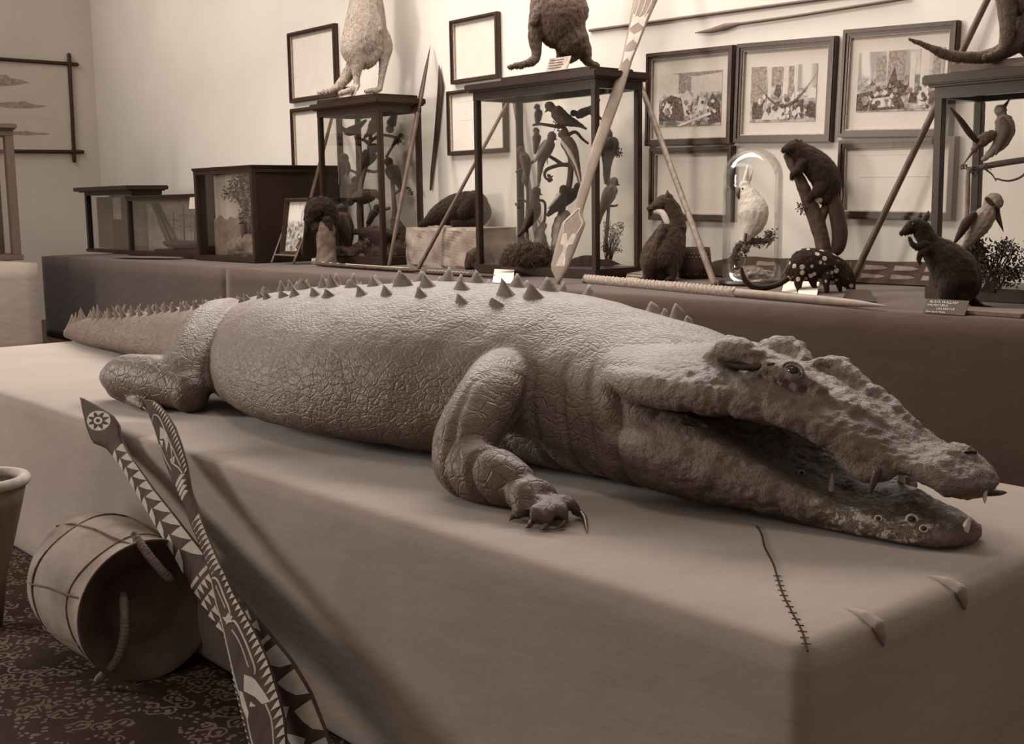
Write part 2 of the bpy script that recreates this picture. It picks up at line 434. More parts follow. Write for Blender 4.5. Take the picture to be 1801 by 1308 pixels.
for s in (-1, 1):                                   # near side first, far side mirrored about the spine
    def Y(y): return y if s < 0 else 2 * CY - y
    # fore leg
    shapes.append(limb([(-2.78, Y(2.42), .94), (-2.70, Y(2.30), .955), (-2.625, Y(2.18), .935), (-2.585, Y(2.075), .87), (-2.56, Y(2.02), .80), (-2.49, Y(2.01), .780), (-2.39, Y(2.02), .775), (-2.31, Y(2.035), .755)],
                       [.12, .112, .098, .092, .088, .083, .075, .055]))
    shapes.append(limb([(-2.33, Y(2.035), .748), (-2.25, Y(2.035), .738), (-2.20, Y(2.035), .728)], [.045, .048, .036]))
    # hind leg: thigh comes down and out, shank doubles back along the tail, foot tucked under it
    shapes.append(limb([(-4.88, Y(2.56), 1.00), (-4.72, Y(2.42), .985), (-4.58, Y(2.28), .92), (-4.46, Y(2.15), .83), (-4.36, Y(2.10), .775)], [.10, .118, .128, .118, .08]))
    shapes.append(limb([(-4.38, Y(2.10), .79), (-4.52, Y(2.08), .805), (-4.68, Y(2.04), .812), (-4.80, Y(2.02), .805), (-4.875, Y(2.02), .795)], [.085, .105, .100, .090, .068]))
    shapes.append(limb([(-4.86, Y(2.02), .76), (-4.74, Y(2.02), .735), (-4.60, Y(2.02), .728)], [.055, .040, .030]))
    for k in range(4):
        shapes.append(limb([(-4.66, Y(1.985 + .03 * k), .730), (-4.56 + .008 * k, Y(1.975 + .042 * k), .728), (-4.50 + .010 * k, Y(1.97 + .05 * k), .722)], [.024, .022, .018], 10))
    # skull table rims, eye ridges, snout ridges, jaw muscle: mirrored about the narrower axis of the head
    HX = 2.585
    def H(y): return y if s < 0 else 2 * HX - y
    dz = 0 if s < 0 else -.004
    if s < 0:
        shapes.append(limb([(-2.06, 2.475, 1.075), (-2.00, 2.46, 1.106), (-1.94, 2.455, 1.110), (-1.885, 2.465, 1.090), (-1.84, 2.48, 1.062)], [.018, .030, .030, .026, .018], 12))
    else:
        shapes.append(limb([(-2.13, 2.75, 1.055), (-2.07, 2.765, 1.082), (-2.00, 2.76, 1.080), (-1.94, 2.73, 1.056)], [.020, .034, .030, .02], 12))
    shapes.append(limb([(-1.90, H(2.47), 1.060 + dz), (-1.85, H(2.457), 1.078 + 3 * dz), (-1.79, H(2.467), 1.060 + 3 * dz), (-1.73, H(2.49), 1.034 + dz)], [.018, .022, .022, .016], 12))
    shapes.append(limb([(-1.95, H(2.40), 1.018), (-1.86, H(2.395), 1.004), (-1.77, H(2.42), .998)], [.020, .018, .016], 12))
    shapes.append(limb([(-1.74, H(2.485), 1.020), (-1.68, H(2.50), 1.004), (-1.62, H(2.52), .982), (-1.55, H(2.54), .950)], [.018, .015, .015, .010], 12))
    shapes.append(limb([(-2.30, Y(2.36), 1.00), (-2.15, H(2.335), 1.005), (-2.0, H(2.35), 1.00), (-1.86, H(2.39), .985), (-1.74, H(2.42), .955), (-1.66, H(2.435), .915), (-1.58, H(2.45), .888)], [.05, .046, .044, .036, .030, .024, .016], 14))
    shapes.append(limb([(-1.635, H(2.44), .878), (-1.59, H(2.445), .852), (-1.54, H(2.455), .850), (-1.50, H(2.475), .860)], [.012, .024, .020, .010], 10))
    shapes.append(limb([(-2.30, Y(2.34), .84), (-2.12, H(2.305), .85), (-1.95, H(2.325), .82), (-1.80, H(2.365), .785), (-1.66, H(2.40), .755)], [.06, .060, .05, .045, .035], 14))
    shapes.append(limb([(-1.44, H(2.555), .907), (-1.39, H(2.562), .903)], [.016, .016], 10))
    shapes.append(limb([(-2.30, Y(2.37), 1.03), (-2.12, H(2.37), 1.022), (-1.95, H(2.395), 1.008)], [.028, .03, .02], 12))
DIG = [((945, 880), (926, 892), (909, 904), .026, .020, .015), ((946, 880), (938, 899), (935, 916), .027, .0195, .0145), ((962, 882), (962, 900), (962, 918), .027, .020, .015),
       ((976, 882), (988, 896), (993, 913), .027, .0195, .0145), ((984, 880), (1004, 886), (1017, 901), .027, .0195, .0145)]
CLAWS = [((909, 904), (902, 909), (896, 915)), ((935, 916), (931, 924), (924, 928)), ((962, 918), (959, 927), (950, 931)), ((993, 913), (989, 923), (976, 929)), ((1017, 900), (1028, 911), (1032, 934))]
for rows_ in (((920, 868, .76, .045), (945, 882, .748, .045), (962, 888, .742, .036)), ((930, 866, .76, .042), (965, 874, .75, .044), (990, 882, .742, .032)), ((915, 872, .755, .042), (928, 886, .745, .034))):
    shapes.append(limb([onz(q[0], q[1], q[2]) for q in rows_], [q[3] for q in rows_], 14))
for a, b, c, r0, r1, r2 in DIG:
    shapes.append(limb([onz(*a, .745), onz(*b, .742), onz(*c, .716)], [r0, r1, r2], 12))
for k in range(5):
    shapes.append(limb([(-2.24, 2 * CY - 2.03, .73), (-2.17 + .01 * abs(k - 2), 2 * CY - 1.97 - .03 * k, .728), (-2.12 + .012 * abs(k - 2), 2 * CY - 1.95 - .04 * k, .712)], [.02, .019, .012], 10))
def croc_disp(c):
    d = .008 * noise.noise(c * 3.1)
    head = min(1, max(0, (c.x + 2.25) / .25))
    d += (1 - head) * .004 * noise.noise(c * 11)
    if head > 0:
        up = min(1, max(0, (c.z - .85) / .12))
        d += head * (.006 * noise.noise(c * 17 + Vector((3, 0, 0))) + .011 * up * (abs(noise.noise(c * 27)) - .2) + .004 * noise.noise(c * 45) + .003 * noise.noise(c * 80))
    nk = max(0, 1 - abs(c.x + 2.42) / .35) * max(0, min(1, (1.06 - c.z) / .1))
    if nk > 0: d += -.013 * nk * max(0, math.sin((c.x * 1.0 + .30 * (c.z - .7)) * 60 + 2 * noise.noise(c * 5))) ** 4
    fold = max(0, 1 - abs((c.x + 2.25) - .25 * (.95 - c.z)) / .035) * max(0, min(1, (1.0 - c.z) / .06))   # the crease behind the jaw
    d -= .022 * fold
    if c.z < .712: d *= .0
    return d
body_me = fuse(shapes, .0085, 4, croc_disp)
# keep the underside off the cloth
for v_ in body_me.vertices:
    if v_.co.z < PZ + .002: v_.co.z = PZ + .002
from mathutils.bvhtree import BVHTree
body_bvh = BVHTree.FromPolygons([v_.co for v_ in body_me.vertices], [tuple(p.vertices) for p in body_me.polygons])
def top_z(x, y):
    h = body_bvh.ray_cast(Vector((x, y, 2.0)), Vector((0, 0, -1)))
    return h[0].z if h[0] is not None else 1.0

def m_croc():
    t = NT('crocodile_skin', .5, .55)
    co = t.co()
    wob = t.n('ShaderNodeTexNoise'); wob.inputs['Scale'].default_value = 9; t.l(co, wob.inputs['Vector'])
    add = t.n('ShaderNodeVectorMath', operation='MULTIPLY_ADD'); t.l(wob.outputs['Color'], add.inputs[0]); add.inputs[1].default_value = (.05, .05, .05); t.l(co, add.inputs[2])
    def vor(scale, stretch, edge):
        mp = t.n('ShaderNodeMapping'); mp.inputs['Scale'].default_value = stretch; t.l(add.outputs[0], mp.inputs[0])
        q = t.n('ShaderNodeTexVoronoi', feature='DISTANCE_TO_EDGE'); q.inputs['Scale'].default_value = scale; t.l(mp.outputs[0], q.inputs['Vector'])
        r = t.n('ShaderNodeMapRange', interpolation_type='SMOOTHSTEP'); t.l(q.outputs[0], r.inputs[0]); r.inputs[2].default_value = edge; return r.outputs[0]
    geo = t.n('ShaderNodeNewGeometry'); sx = t.n('ShaderNodeSeparateXYZ'); t.l(geo.outputs['Normal'], sx.inputs[0])
    ox = t.n('ShaderNodeSeparateXYZ'); t.l(co, ox.inputs[0])
    def rng(s, a, b):
        r = t.n('ShaderNodeMapRange', interpolation_type='SMOOTHSTEP'); t.l(s, r.inputs[0]); r.inputs[1].default_value = a; r.inputs[2].default_value = b; return r.outputs[0]
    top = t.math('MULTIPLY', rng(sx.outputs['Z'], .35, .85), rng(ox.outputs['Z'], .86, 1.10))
    head = rng(ox.outputs['X'], -2.30, -2.05)
    flank = t.mix(.35, vor(30, (.66, 1, 1.2), .11), vor(62, (.8, 1, 1.1), .2))       # scale rows of the flank
    neck = t.mix(.3, vor(32, (.95, 1, 1.05), .13), vor(70, (1, 1, 1), .2))
    strk = t.mix(.45, vor(58, (.62, 1.25, 1.0), .22), t.noise(75, 5, .7, (.55, 1.2, 1)))        # keeled streaks of the back
    pit = vor(75, (1, 1, 1), .25)
    nearneck = rng(ox.outputs['X'], -2.95, -2.6)
    h = t.mix(nearneck, flank, neck)
    leg = t.math('MULTIPLY', rng(ox.outputs['Y'], 2.20, 2.08), rng(ox.outputs['Z'], 1.02, .96)); leg = t.math('MULTIPLY', leg, t.math('SUBTRACT', 1.0, t.math('MULTIPLY', rng(ox.outputs['X'], -4.15, -3.95), rng(ox.outputs['X'], -2.85, -3.0))))
    h = t.mix(leg, h, t.mix(.2, vor(21, (1, 1, 1.15), .075), vor(60, (1, 1, 1), .2)))
    h = t.mix(top, h, strk)
    h = t.mix(head, h, t.mix(.72, pit, t.noise(34, 6, .7)))
    fine = t.noise(90, 5, .7)
    mid = t.noise(18, 5, .65)
    col = t.ramp(mid, [(.25, sep(.11)), (.75, sep(.175))])
    low = rng(ox.outputs['Z'], .92, .74)        # dark varnish of the belly, plus shade painted in towards the plinth
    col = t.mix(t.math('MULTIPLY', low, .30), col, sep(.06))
    col = t.mix(t.math('MULTIPLY', t.math('SUBTRACT', 1.0, h), .18), col, sep(.05))
    col = t.mix(t.math('MULTIPLY', rng(ox.outputs['Z'], .90, 1.20), .5), col, sep(.21))  # back tinted paler with height, imitating light from above
    # bare, flaking paint along the front of the lower jaw
    flk = t.math('MULTIPLY', t.math('MULTIPLY', rng(ox.outputs['X'], -1.72, -1.60), rng(ox.outputs['Z'], .83, .77)), rng(t.noise(38, 6, .75), .53, .60))
    flk = t.math('MULTIPLY', flk, rng(ox.outputs['X'], -1.36, -1.42))
    col = t.mix(flk, col, sep(.42))
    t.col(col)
    n0 = t.bump(h, .55, .0055)
    hn = t.math('MULTIPLY', t.noise(26, 6, .72), head); n0 = t.bump(hn, .9, .016, n0); pk = t.n('ShaderNodeTexVoronoi'); pk.inputs['Scale'].default_value = 48; t.l(add.outputs[0], pk.inputs['Vector']); n0 = t.bump(t.math('MULTIPLY', pk.outputs['Distance'], head), .5, .006, n0); n1 = t.bump(mid, .5, .009, n0); t.bump(fine, .5, .004, n1)
    rr = t.ramp(fine, [(.3, .36), (.7, .56)]); t.l(rr, t.b.inputs['Roughness'])
    return t.m
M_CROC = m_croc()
M_SCUTE = plain(.17, .55, .35, .4, 45, .5, name='horn')
M_FIN = plain(.13, .55, .3, .5, 45, .5, name='tail_horn')
M_CLAW = plain(.07, .4, .4, .4, 60, .1, name='claw')
M_TOOTH = plain(.55, .4, .4, .15, 60, .05, name='tooth')
M_EYE = plain(.02, .05, .8, .1, 10, 0, name='glass_eye')
M_MOUTH = plain(.04, .7, .2, .4, 30, .2, name='socket')
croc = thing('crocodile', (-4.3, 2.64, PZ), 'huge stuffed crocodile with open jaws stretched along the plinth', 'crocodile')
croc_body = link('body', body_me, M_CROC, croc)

def scute_mesh(L, W, H, lean=.35, pw=1.0, n=11, seed=0):
    v = []; f = []
    for i in range(n):
        u = -1 + 2 * i / (n - 1)
        prof = max(0, (1 + u) / (1 + lean)) ** 1.25 if u < lean else max(0, (1 - u) / (1 - lean)) ** .7
        wd = W * math.sqrt(max(.04, 1 - .85 * u * u))
        for j in range(n):
            q = -1 + 2 * j / (n - 1); k = noise.noise(Vector((u * 2.3, q * 2.3, seed)))
            v.append((u * L * (1 + .12 * k), q * wd * (1 + .15 * k), H * prof * (1 - abs(q)) ** pw * (1 + .18 * k) - .50))
    for i in range(n - 1):
        for j in range(n - 1):
            f.append((i * n + j, (i + 1) * n + j, (i + 1) * n + j + 1, i * n + j + 1))
    b = [i * n for i in range(n)] + [(n - 1) * n + j for j in range(1, n)] + [i * n + n - 1 for i in range(n - 2, -1, -1)] + [j for j in range(n - 2, 0, -1)]
    f.append(tuple(b)); return mesh(v, f, True)
SCS = [scute_mesh(1, 1, 1.45, .35, 1.0, 11, k * 3.1) for k in range(4)]; SC = SCS[0]
def scute(name, x, y, L, W, H, mat, me=SC, tilt=0, yaw=0, roll=0, dz=0):
    o = bpy.data.objects.new(name, me); COL.objects.link(o)
    if not me.materials: me.materials.append(mat)
    o.parent = croc; o.matrix_parent_inverse = parent_inv(croc)
    o.location = (x, y, top_z(x, y) + dz); o.scale = (L, W, H); o.rotation_euler = (roll, tilt, yaw); return o
rnd = random.Random(4)
def yc_at(x):
    for a, b in zip(TR[:-1], TR[1:]):
        if a[0] <= x <= b[0]:
            s = (x - a[0]) / (b[0] - a[0]); return a[1] + (b[1] - a[1]) * s, a[2] + (b[2] - a[2]) * s
    return 2.64, .3
x = -2.86
while x > -4.85:
    yc, w_ = yc_at(x)
    for k, yo in enumerate((-.20, -.085, .06, .17)):
        big = 1.0 if abs(yo) < .15 else .78
        big *= .75 + .25 * min(1, (x + 4.9) / 1.3)
        scute('scute', x + rnd.uniform(-.03, .03) + (.08 if k % 2 else 0), yc + yo * w_ / .5, .078 * big, .050 * big, .062 * big * rnd.uniform(.75, 1.2), M_SCUTE, SCS[rnd.randrange(4)], 0, math.pi + rnd.uniform(-.25, .25), yo * 1.7 + rnd.uniform(-.1, .1), -.006)
    x -= .165 if x > -4 else .14
SF = scute_mesh(1, 1, 1.45, -.1, .9)
x = -4.95
while x > -6.25:
    yc, w_ = yc_at(x); t_ = (x + 4.95) / -1.3
    for sgn in (-1, 1):
        scute('tail_scute', x + rnd.uniform(-.015, .015), yc + sgn * w_ * (.42 - .12 * t_), .058, .026, .050 + .022 * t_, M_FIN, SF, 0, math.pi + rnd.uniform(-.15, .15), sgn * .28 + rnd.uniform(-.15, .15), -.006)
    x -= .105
while x > -7.30:
    yc, w_ = yc_at(x)
    for sgn in ((-1, 1) if x > -6.75 else (0,)):
        scute('tail_scute', x + rnd.uniform(-.01, .01), yc + sgn * w_ * .4, .058, .024, .090 * rnd.uniform(.5, 1.1), M_FIN, SF, 0, math.pi + rnd.uniform(-.2, .2), sgn * .3 + rnd.uniform(-.25, .25), -.006)
    x -= .085
SN = scute_mesh(1, 1, 1.45, .1, 1.0, 11, 9)
for px_, py_, zg, L, W, H in [(1082, 570, 1.13, .055, .05, .075), (1050, 572, 1.12, .045, .03, .030), (1128, 568, 1.13, .062, .052, .070), (1145, 546, 1.14, .05, .045, .055), (1168, 552, 1.13, .03, .03, .035), (1188, 560, 1.12, .055, .045, .085), (1208, 566, 1.11, .03, .03, .035)]:
    q = onz(px_, py_, zg)
    for _ in range(6): q = onz(px_, py_, top_z(q.x, q.y))
    scute('nape_scute', q.x, q.y, L, W, H, M_SCUTE, SN, 0, .5 + rnd.uniform(-.3, .3))

def cone(a, b, c, r, n=10):
    rows = spline([tuple(a) + (r,), tuple(b) + (r * .72,), tuple(c) + (r * .12,)], 5)
    return tube([q[:3] for q in rows], [q[3] for q in rows], n)
for (a, b, c) in CLAWS:
    v, f = cone(onz(*a, .716), onz(*b, .712), onz(*c, .706), .0095)
    link('claw', mesh(v, f, True), M_CLAW, croc)
for k in range(4):
    v, f = cone((-4.505 + .010 * k, 1.97 + .05 * k, .720), (-4.475 + .010 * k, 1.967 + .05 * k, .717), (-4.45 + .010 * k, 1.965 + .05 * k, .707), .008)
    link('claw', mesh(v, f, True), M_CLAW, croc)
def tooth(p, d, L, r, mat=M_TOOTH):
    p = Vector(p); d = Vector(d).normalized()
    v, f = cone(p - d * .012, p + d * L * .5, p + d * L, r); return link('tooth', mesh(v, f, True), mat, croc)
def snap(px_, py_, y):                               # the point on the skin behind a pixel, else on plane y
    h = body_bvh.ray_cast(CAM, ray(px_, py_).normalized())
    q = ony(px_, py_, y)
    return h[0] if h[0] is not None and (h[0] - q).length < .4 else q
tooth(snap(1461, 862, 2.42), (.05, .05, 1), .045, .0085)
tooth(snap(1540, 838, 2.45), (-.25, -.15, -1), .040, .011, M_CLAW)
tooth(snap(1732, 868, 2.52), (.1, -.1, -1), .022, .006)
tooth(snap(1750, 866, 2.57), (1.0, .2, .15), .026, .009, M_CLAW)
tooth(snap(1698, 930, 2.52), (.25, .1, 1), .030, .010)
tooth((-1.62, 2.69, .80), (0, -.1, 1), .035, .009)
tooth((-1.50, 2.66, .862), (0, 0, -1), .030, .010)
for px_, py_, r in [(1545, 912, .0065), (1604, 914, .0105), (1625, 930, .0075), (1410, 832, .0065)]:
    p = snap(px_, py_, 2.44); n = (CAM - p).normalized(); n = (n + Vector((0, 0, .6))).normalized()
    u = n.orthogonal().normalized(); w2 = n.cross(u); mb = MB()
    mb.tube([p + n * .001 + (u * math.cos(a) + w2 * math.sin(a)) * r * 1.15 for a in [2 * math.pi * i / 16 for i in range(17)]], r * .35, 6)
    mb.ball(p - n * r * .35, r, 12, 1)
    o = mb.build('tooth_socket', [plain(.38, .6, .3, .4, 80, .3, name='bare_bone'), M_MOUTH], croc)
def far_skin(p):                                     # the same spot on the far cheek
    o = Vector((p.x + .10, 2 * CY + .5 - .0, p.z + .12)); q = Vector((p.x, 2 * 2.585 - p.y, p.z - .004))
    h = body_bvh.ray_cast(o, (q - o).normalized()); return h[0] if h[0] is not None else q
for s in (-1,):                                      # glass eye in a ring of lid
    e = snap(1393, 652, 2.42) if s < 0 else far_skin(eye_p)
    if s < 0: eye_p = e.copy()
    n = Vector((.25, s * .95, .28)).normalized()
    mb = MB(); mb.ball(e - n * .007, .0145, 20); eo = mb.build('eye', M_EYE, croc)
    u = Vector((1, 0, -.25)); u = (u - n * u.dot(n)).normalized(); w2 = n.cross(u); mb = MB()
    for rr_, th in ((.0155, .0030), (.0225, .0036)):
        mb.tube([e - n * (.12 * rr_) + (u * math.cos(a) * 1.25 + w2 * math.sin(a) * .95) * rr_ for a in [2 * math.pi * i / 28 for i in range(29)]], th, 8)
    mb.build('eyelid', M_CROC, croc)
    q = snap(1707, 795, 2.57) if s < 0 else Vector((nos.x, nos.y + .04, top_z(nos.x, nos.y + .04)))
    if s < 0: nos = q.copy()
    mb = MB(); mb.tube([q + Vector((-.008, -.010 * 1, .0)), q + Vector((.0, 0, .001)), q + Vector((.008, .010, -.001))], [.003, .005, .003], 8); mb.build('nostril', M_MOUTH, croc)
fe = far_skin(eye_p); mb = MB(); mb.ball(fe - Vector((.0, .008, .012)), .0145, 20); mb.build('eye', M_EYE, croc)
e0, e1 = snap(1264, 634, 2.42), snap(1360, 640, 2.42); ep = [e0.lerp(e1, t_) + Vector((0, 0, -.012 * math.sin(math.pi * t_))) for t_ in (0, .25, .5, .75, 1)]
mb = MB(); mb.tube(ep, [.004, .008, .010, .008, .004], 8); mb.build('ear_slit', M_MOUTH, croc)
# ------------------------------------------------------------------ glass, frames and cases
def m_glass():
    t = NT('case_glass'); t.t.nodes.remove(t.b)
    tr = t.n('ShaderNodeBsdfTransparent'); tr.inputs[0].default_value = (.995, .992, .985, 1)
    gl = t.n('ShaderNodeBsdfGlossy'); gl.inputs['Roughness'].default_value = .02
    fr = t.n('ShaderNodeFresnel'); fr.inputs[0].default_value = 1.35
    mx = t.n('ShaderNodeMixShader'); t.l(t.math('MULTIPLY', fr.outputs[0], .35), mx.inputs[0]); t.l(tr.outputs[0], mx.inputs[1]); t.l(gl.outputs[0], mx.inputs[2])
    t.l(mx.outputs[0], t.t.nodes['Material Output'].inputs[0]); return t.m
M_GLASS = m_glass()
M_GILT = plain(.40, .4, .4, .2, 40, .1, name='inner_slip')
M_MOUNT = plain(.50, .85, .1, .04, 8, 0, name='card_mount')
M_FRAME = plain(.035, .35, .45, .35, 40, .05, (1, 1, 1), 'frame_wood')
M_INK = plain(.60, .9, .1, .1, 30, 0, name='faint_ink')

def m_print(seed, dark=.10, light=.5):
    """an albumen print of a crowded room: pale above, a dark jumble below"""
    t = NT('print_%d' % seed, .6, .2)
    co = t.co(kind='Generated'); mp = t.n('ShaderNodeMapping'); mp.inputs['Location'].default_value = (seed * 3.7, seed * 1.3, seed * 2.1); t.l(co, mp.inputs[0])
    sx = t.n('ShaderNodeSeparateXYZ'); t.l(co, sx.inputs[0])
    st = t.n('ShaderNodeMapping'); st.inputs['Scale'].default_value = (9, 1, .8); t.l(mp.outputs[0], st.inputs[0])
    col = t.noise(1.0, 2, .4, co=st.outputs[0]); jum = t.noise(9, 4, .6, co=mp.outputs[0])
    upper = t.ramp(col, [(.38, light * .55), (.55, light)]); lower = t.ramp(jum, [(.38, dark), (.62, light * .8)])
    g = t.n('ShaderNodeMapRange', interpolation_type='SMOOTHSTEP'); t.l(t.math('ADD', sx.outputs['Z'], t.math('MULTIPLY', jum, .25)), g.inputs[0]); g.inputs[1].default_value = .62; g.inputs[2].default_value = .78
    c = t.mix(g.outputs[0], lower, upper)
    t.col(t.mix(1.0, c, sep(.6)[:3] and tuple(q / .6 for q in sep(.6)[:3]) + (1,), 'MULTIPLY')); return t.m

def picture(name, label, cat, quad, bar, wall='back', mount=None, prt=None, lines=0, group=None, off=.0, slip=True, extra=None):
    """a hung frame fitted to four corners seen on the wall"""
    if wall == 'back': pts = [ony(x, y, WY - .035 - off) for x, y in quad]; ux = Vector((1, 0, 0)); nn = Vector((0, -1, 0))
    else: pts = [onx(x, y, WX + .035 + off) for x, y in quad]; ux = Vector((0, 1, 0)); nn = Vector((1, 0, 0))
    c = sum(pts, Vector()) / 4
    w_ = ((pts[1] - pts[0]).dot(ux) + (pts[2] - pts[3]).dot(ux)) / 4; h_ = ((pts[0] - pts[3]).z + (pts[1] - pts[2]).z) / 4
    dx = pts[1] - pts[0]; dx2 = pts[2] - pts[3]
    ang = .5 * (math.atan2(dx.z, dx.dot(ux)) + math.atan2(dx2.z, dx2.dot(ux)))
    ax = ux * math.cos(ang) + Vector((0, 0, 1)) * math.sin(ang); az = Vector((0, 0, 1)) * math.cos(ang) - ux * math.sin(ang)
    return framed(name, label, cat, c, ax, az, nn, w_, h_, bar, mount, prt, lines, 'framed pictures on the back wall', slip, extra)
def framed(name, label, cat, c, ax, az, nn, w_, h_, bar, mount=None, prt=None, lines=0, group=None, slip=True, extra=None, dp=.034):
    th = thing(name, c, label, cat, group)
    def bars(nm, W, H, b, d0, d1, mt):
        mb = MB()
        for sgn in (-1, 1):
            mb.prism([c + ax * (-W) + az * (sgn * H) + nn * d0, c + ax * W + az * (sgn * H) + nn * d0, c + ax * (W - b) + az * (sgn * (H - b)) + nn * d0, c + ax * (-W + b) + az * (sgn * (H - b)) + nn * d0], nn, d1 - d0)
            mb.prism([c + ax * (sgn * W) + az * (-H) + nn * d0, c + ax * (sgn * W) + az * H + nn * d0, c + ax * (sgn * (W - b)) + az * (H - b) + nn * d0, c + ax * (sgn * (W - b)) + az * (-H + b) + nn * d0], nn, d1 - d0)
        return mb.build(nm, mt, th)
    f0 = bars('frame', w_, h_, bar, -.03, dp * .35, M_FRAME)
    bars('moulding', w_ - bar * .12, h_ - bar * .12, bar * .45, dp * .35, dp * .6, M_FRAME)
    if slip: bars('slip', w_ - bar * .98, h_ - bar * .98, .008, -.012, .004, M_GILT)
    def rect(nm, x0, x1, z0, z1, d, mt):
        mb = MB(); mb.prism([c + ax * x0 + az * z0 + nn * d, c + ax * x1 + az * z0 + nn * d, c + ax * x1 + az * z1 + nn * d, c + ax * x0 + az * z1 + nn * d], nn, .003)
        return mb.build(nm, mt, th)
    iw, ih = w_ - bar * .9, h_ - bar * .9
    rect('mount' if prt else 'sheet', -iw, iw, -ih, ih, -.020, mount or M_PAPER)
    if prt:
        x0, x1, z0, z1, mt = prt
        rect('print', -iw + 2 * iw * x0, -iw + 2 * iw * x1, -ih + 2 * ih * z0, -ih + 2 * ih * z1, -.017, mt)
    if lines:
        rd = random.Random(int(abs(c.x) * 1000)); mb = MB()
        for k in range(lines):
            z = ih * (.72 - 1.3 * k / max(1, lines)); a = -iw * rd.uniform(.5, .8); b = iw * rd.uniform(.1, .7)
            mb.prism([c + ax * a + az * z + nn * -.016, c + ax * b + az * z + nn * -.016, c + ax * b + az * (z + .004) + nn * -.016, c + ax * a + az * (z + .004) + nn * -.016], nn, .0006)
        mb.build('faint_writing', M_INK, th)
    if extra: extra(th, c, ax, az, nn, iw, ih)
    return th
PH_D, PH_M, PH_L = plain(.10, .7, .2, .7, 60, 0, name='print_dark'), plain(.25, .7, .2, .45, 50, 0, name='print_mid'), plain(.46, .7, .2, .08, 30, 0, name='print_light')
def scene_in_print(shapes, x0, x1, z0, z1):
    """flat marks of the photographed room, in fractions of the print"""
    def f(th, c, ax, az, nn, iw, ih):
        mb = MB(); rq = random.Random(len(shapes)); extra_ = []
        for _ in range(46):                          # clutter along the floor of the photographed room
            u, v, r = rq.uniform(.06, .92), rq.uniform(.06, .5), rq.uniform(.015, .05); k0 = rq.randrange(5, 8)
            extra_.append((rq.randrange(3), [(min(1, max(0, u + r * math.cos(6.283 * q / k0) * rq.uniform(.5, 1.2))), max(0, v + 1.4 * r * math.sin(6.283 * q / k0) * rq.uniform(.5, 1.2))) for q in range(k0)]))
        for k, (mi, pts) in enumerate(list(shapes[:-1]) + extra_ + [shapes[-1]]):
            P = [c + ax * (-iw + 2 * iw * (x0 + (x1 - x0) * u)) + az * (-ih + 2 * ih * (z0 + (z1 - z0) * v)) + nn * (-.0138 + .0001 * k) for u, v in pts]
            mb.prism(P, nn, .00008, mi)
        mb.build('printed_scene', [PH_D, PH_M, PH_L], th)
    return f
def arc(u0, v0, u1, v1, sag, w, n=12):
    up = [(u0 + (u1 - u0) * i / n, v0 + (v1 - v0) * i / n - sag * math.sin(math.pi * i / n)) for i in range(n + 1)]
    return up + [(u, v - w * math.sin(math.pi * min(.95, max(.05, (i / n))))) for i, (u, v) in list(enumerate(up))[::-1]]
def col_(u, w, v0, v1): return [(u, v0), (u + w, v0), (u + w, v1), (u, v1)]
S1 = [(2, col_(0, 1, .62, 1)), (1, [(.32, .62), (.52, .62), (.52, .92), (.32, 1)]), (2, col_(.56, .06, .5, .95)), (1, [(.2, 1), (.6, .92), (1, .96), (1, 1)]), (0, [(0, .12), (.05, .5), (.2, .6), (.38, .52), (.42, .1)]), (2, [(.06, .3), (.14, .52), (.22, .3), (.18, .18)]),
      (2, [(.36, .55), (.46, .68), (.56, .5), (.5, .3), (.56, .12), (.44, .16)]), (2, [(.6, .2), (.66, .55), (.74, .42), (.7, .2)]), (0, [(.8, .05), (.78, .4), (.86, .6), (.98, .4), (1, .05)]), (2, [(.3, .02), (.36, .0), (.86, .2), (.84, .25)])]
S2 = [(1, col_(0, .24, .35, 1)), (1, col_(.32, .2, .62, .98)), (2, col_(.27, .05, .3, .98)), (2, col_(.5, .07, .3, 1)), (1, col_(.58, .08, .4, .98)), (2, col_(.68, .04, .3, 1)), (0, [(.36, .5), (.40, .66), (.46, .66), (.48, .5), (.44, .42)]), (0, [(.04, .06), (.04, .36), (.2, .38), (.2, .06)]), (2, [(.18, .04), (.28, .32), (.52, .3), (.56, .04)]),
      (0, [(.66, .16), (.66, .38), (.82, .38), (.82, .16)]), (0, [(.84, .1), (.9, .36), (.99, .3), (1, .05)]), (2, [(.86, .4), (.86, .56), (.92, .6), (1, .56), (1, .4)]), (0, arc(.12, .66, 1, .84, .44, .05))]
S3 = [(1, col_(.22, .12, .5, .92)), (1, col_(.36, .2, .5, 1)), (2, col_(.62, .06, .15, .95)), (2, col_(.74, .10, .05, 1)), (1, col_(.88, .08, .3, .9)), (0, [(0, .3), (.2, .36), (.2, .3), (.14, .3), (.14, .02), (0, .02)]), (0, [(.16, .02), (.18, .26), (.5, .3), (.6, .04)]), (2, [(.18, .06), (.2, .22), (.4, .24), (.46, .08)]), (0, [(.36, .42), (.44, .74), (.48, .5), (.6, .52), (.62, .28), (.4, .2)]),
      (1, [(.16, .48), (.32, .24), (.34, .28), (.19, .5)]), (0, [(.62, .14), (.64, .3), (.72, .3), (.72, .12)]), (0, [(.86, .1), (.86, .3), (.98, .32), (1, .1)])]
picture('framed_sheet', 'dark framed pale sheet, upper of two behind the pale kangaroo', 'picture', [(506, 60), (588, 40), (595, 171), (512, 181)], .045, lines=0)
picture('framed_sheet', 'dark framed pale sheet seen partly through the left tall bird case', 'picture', [(511, 192), (597, 181), (599, 306), (517, 310)], .045)
picture('framed_sheet', 'dark framed pale sheet level with the dark kangaroo, upper of its pair', 'picture', [(792, 37), (874, 20), (879, 137), (795, 149)], .035)
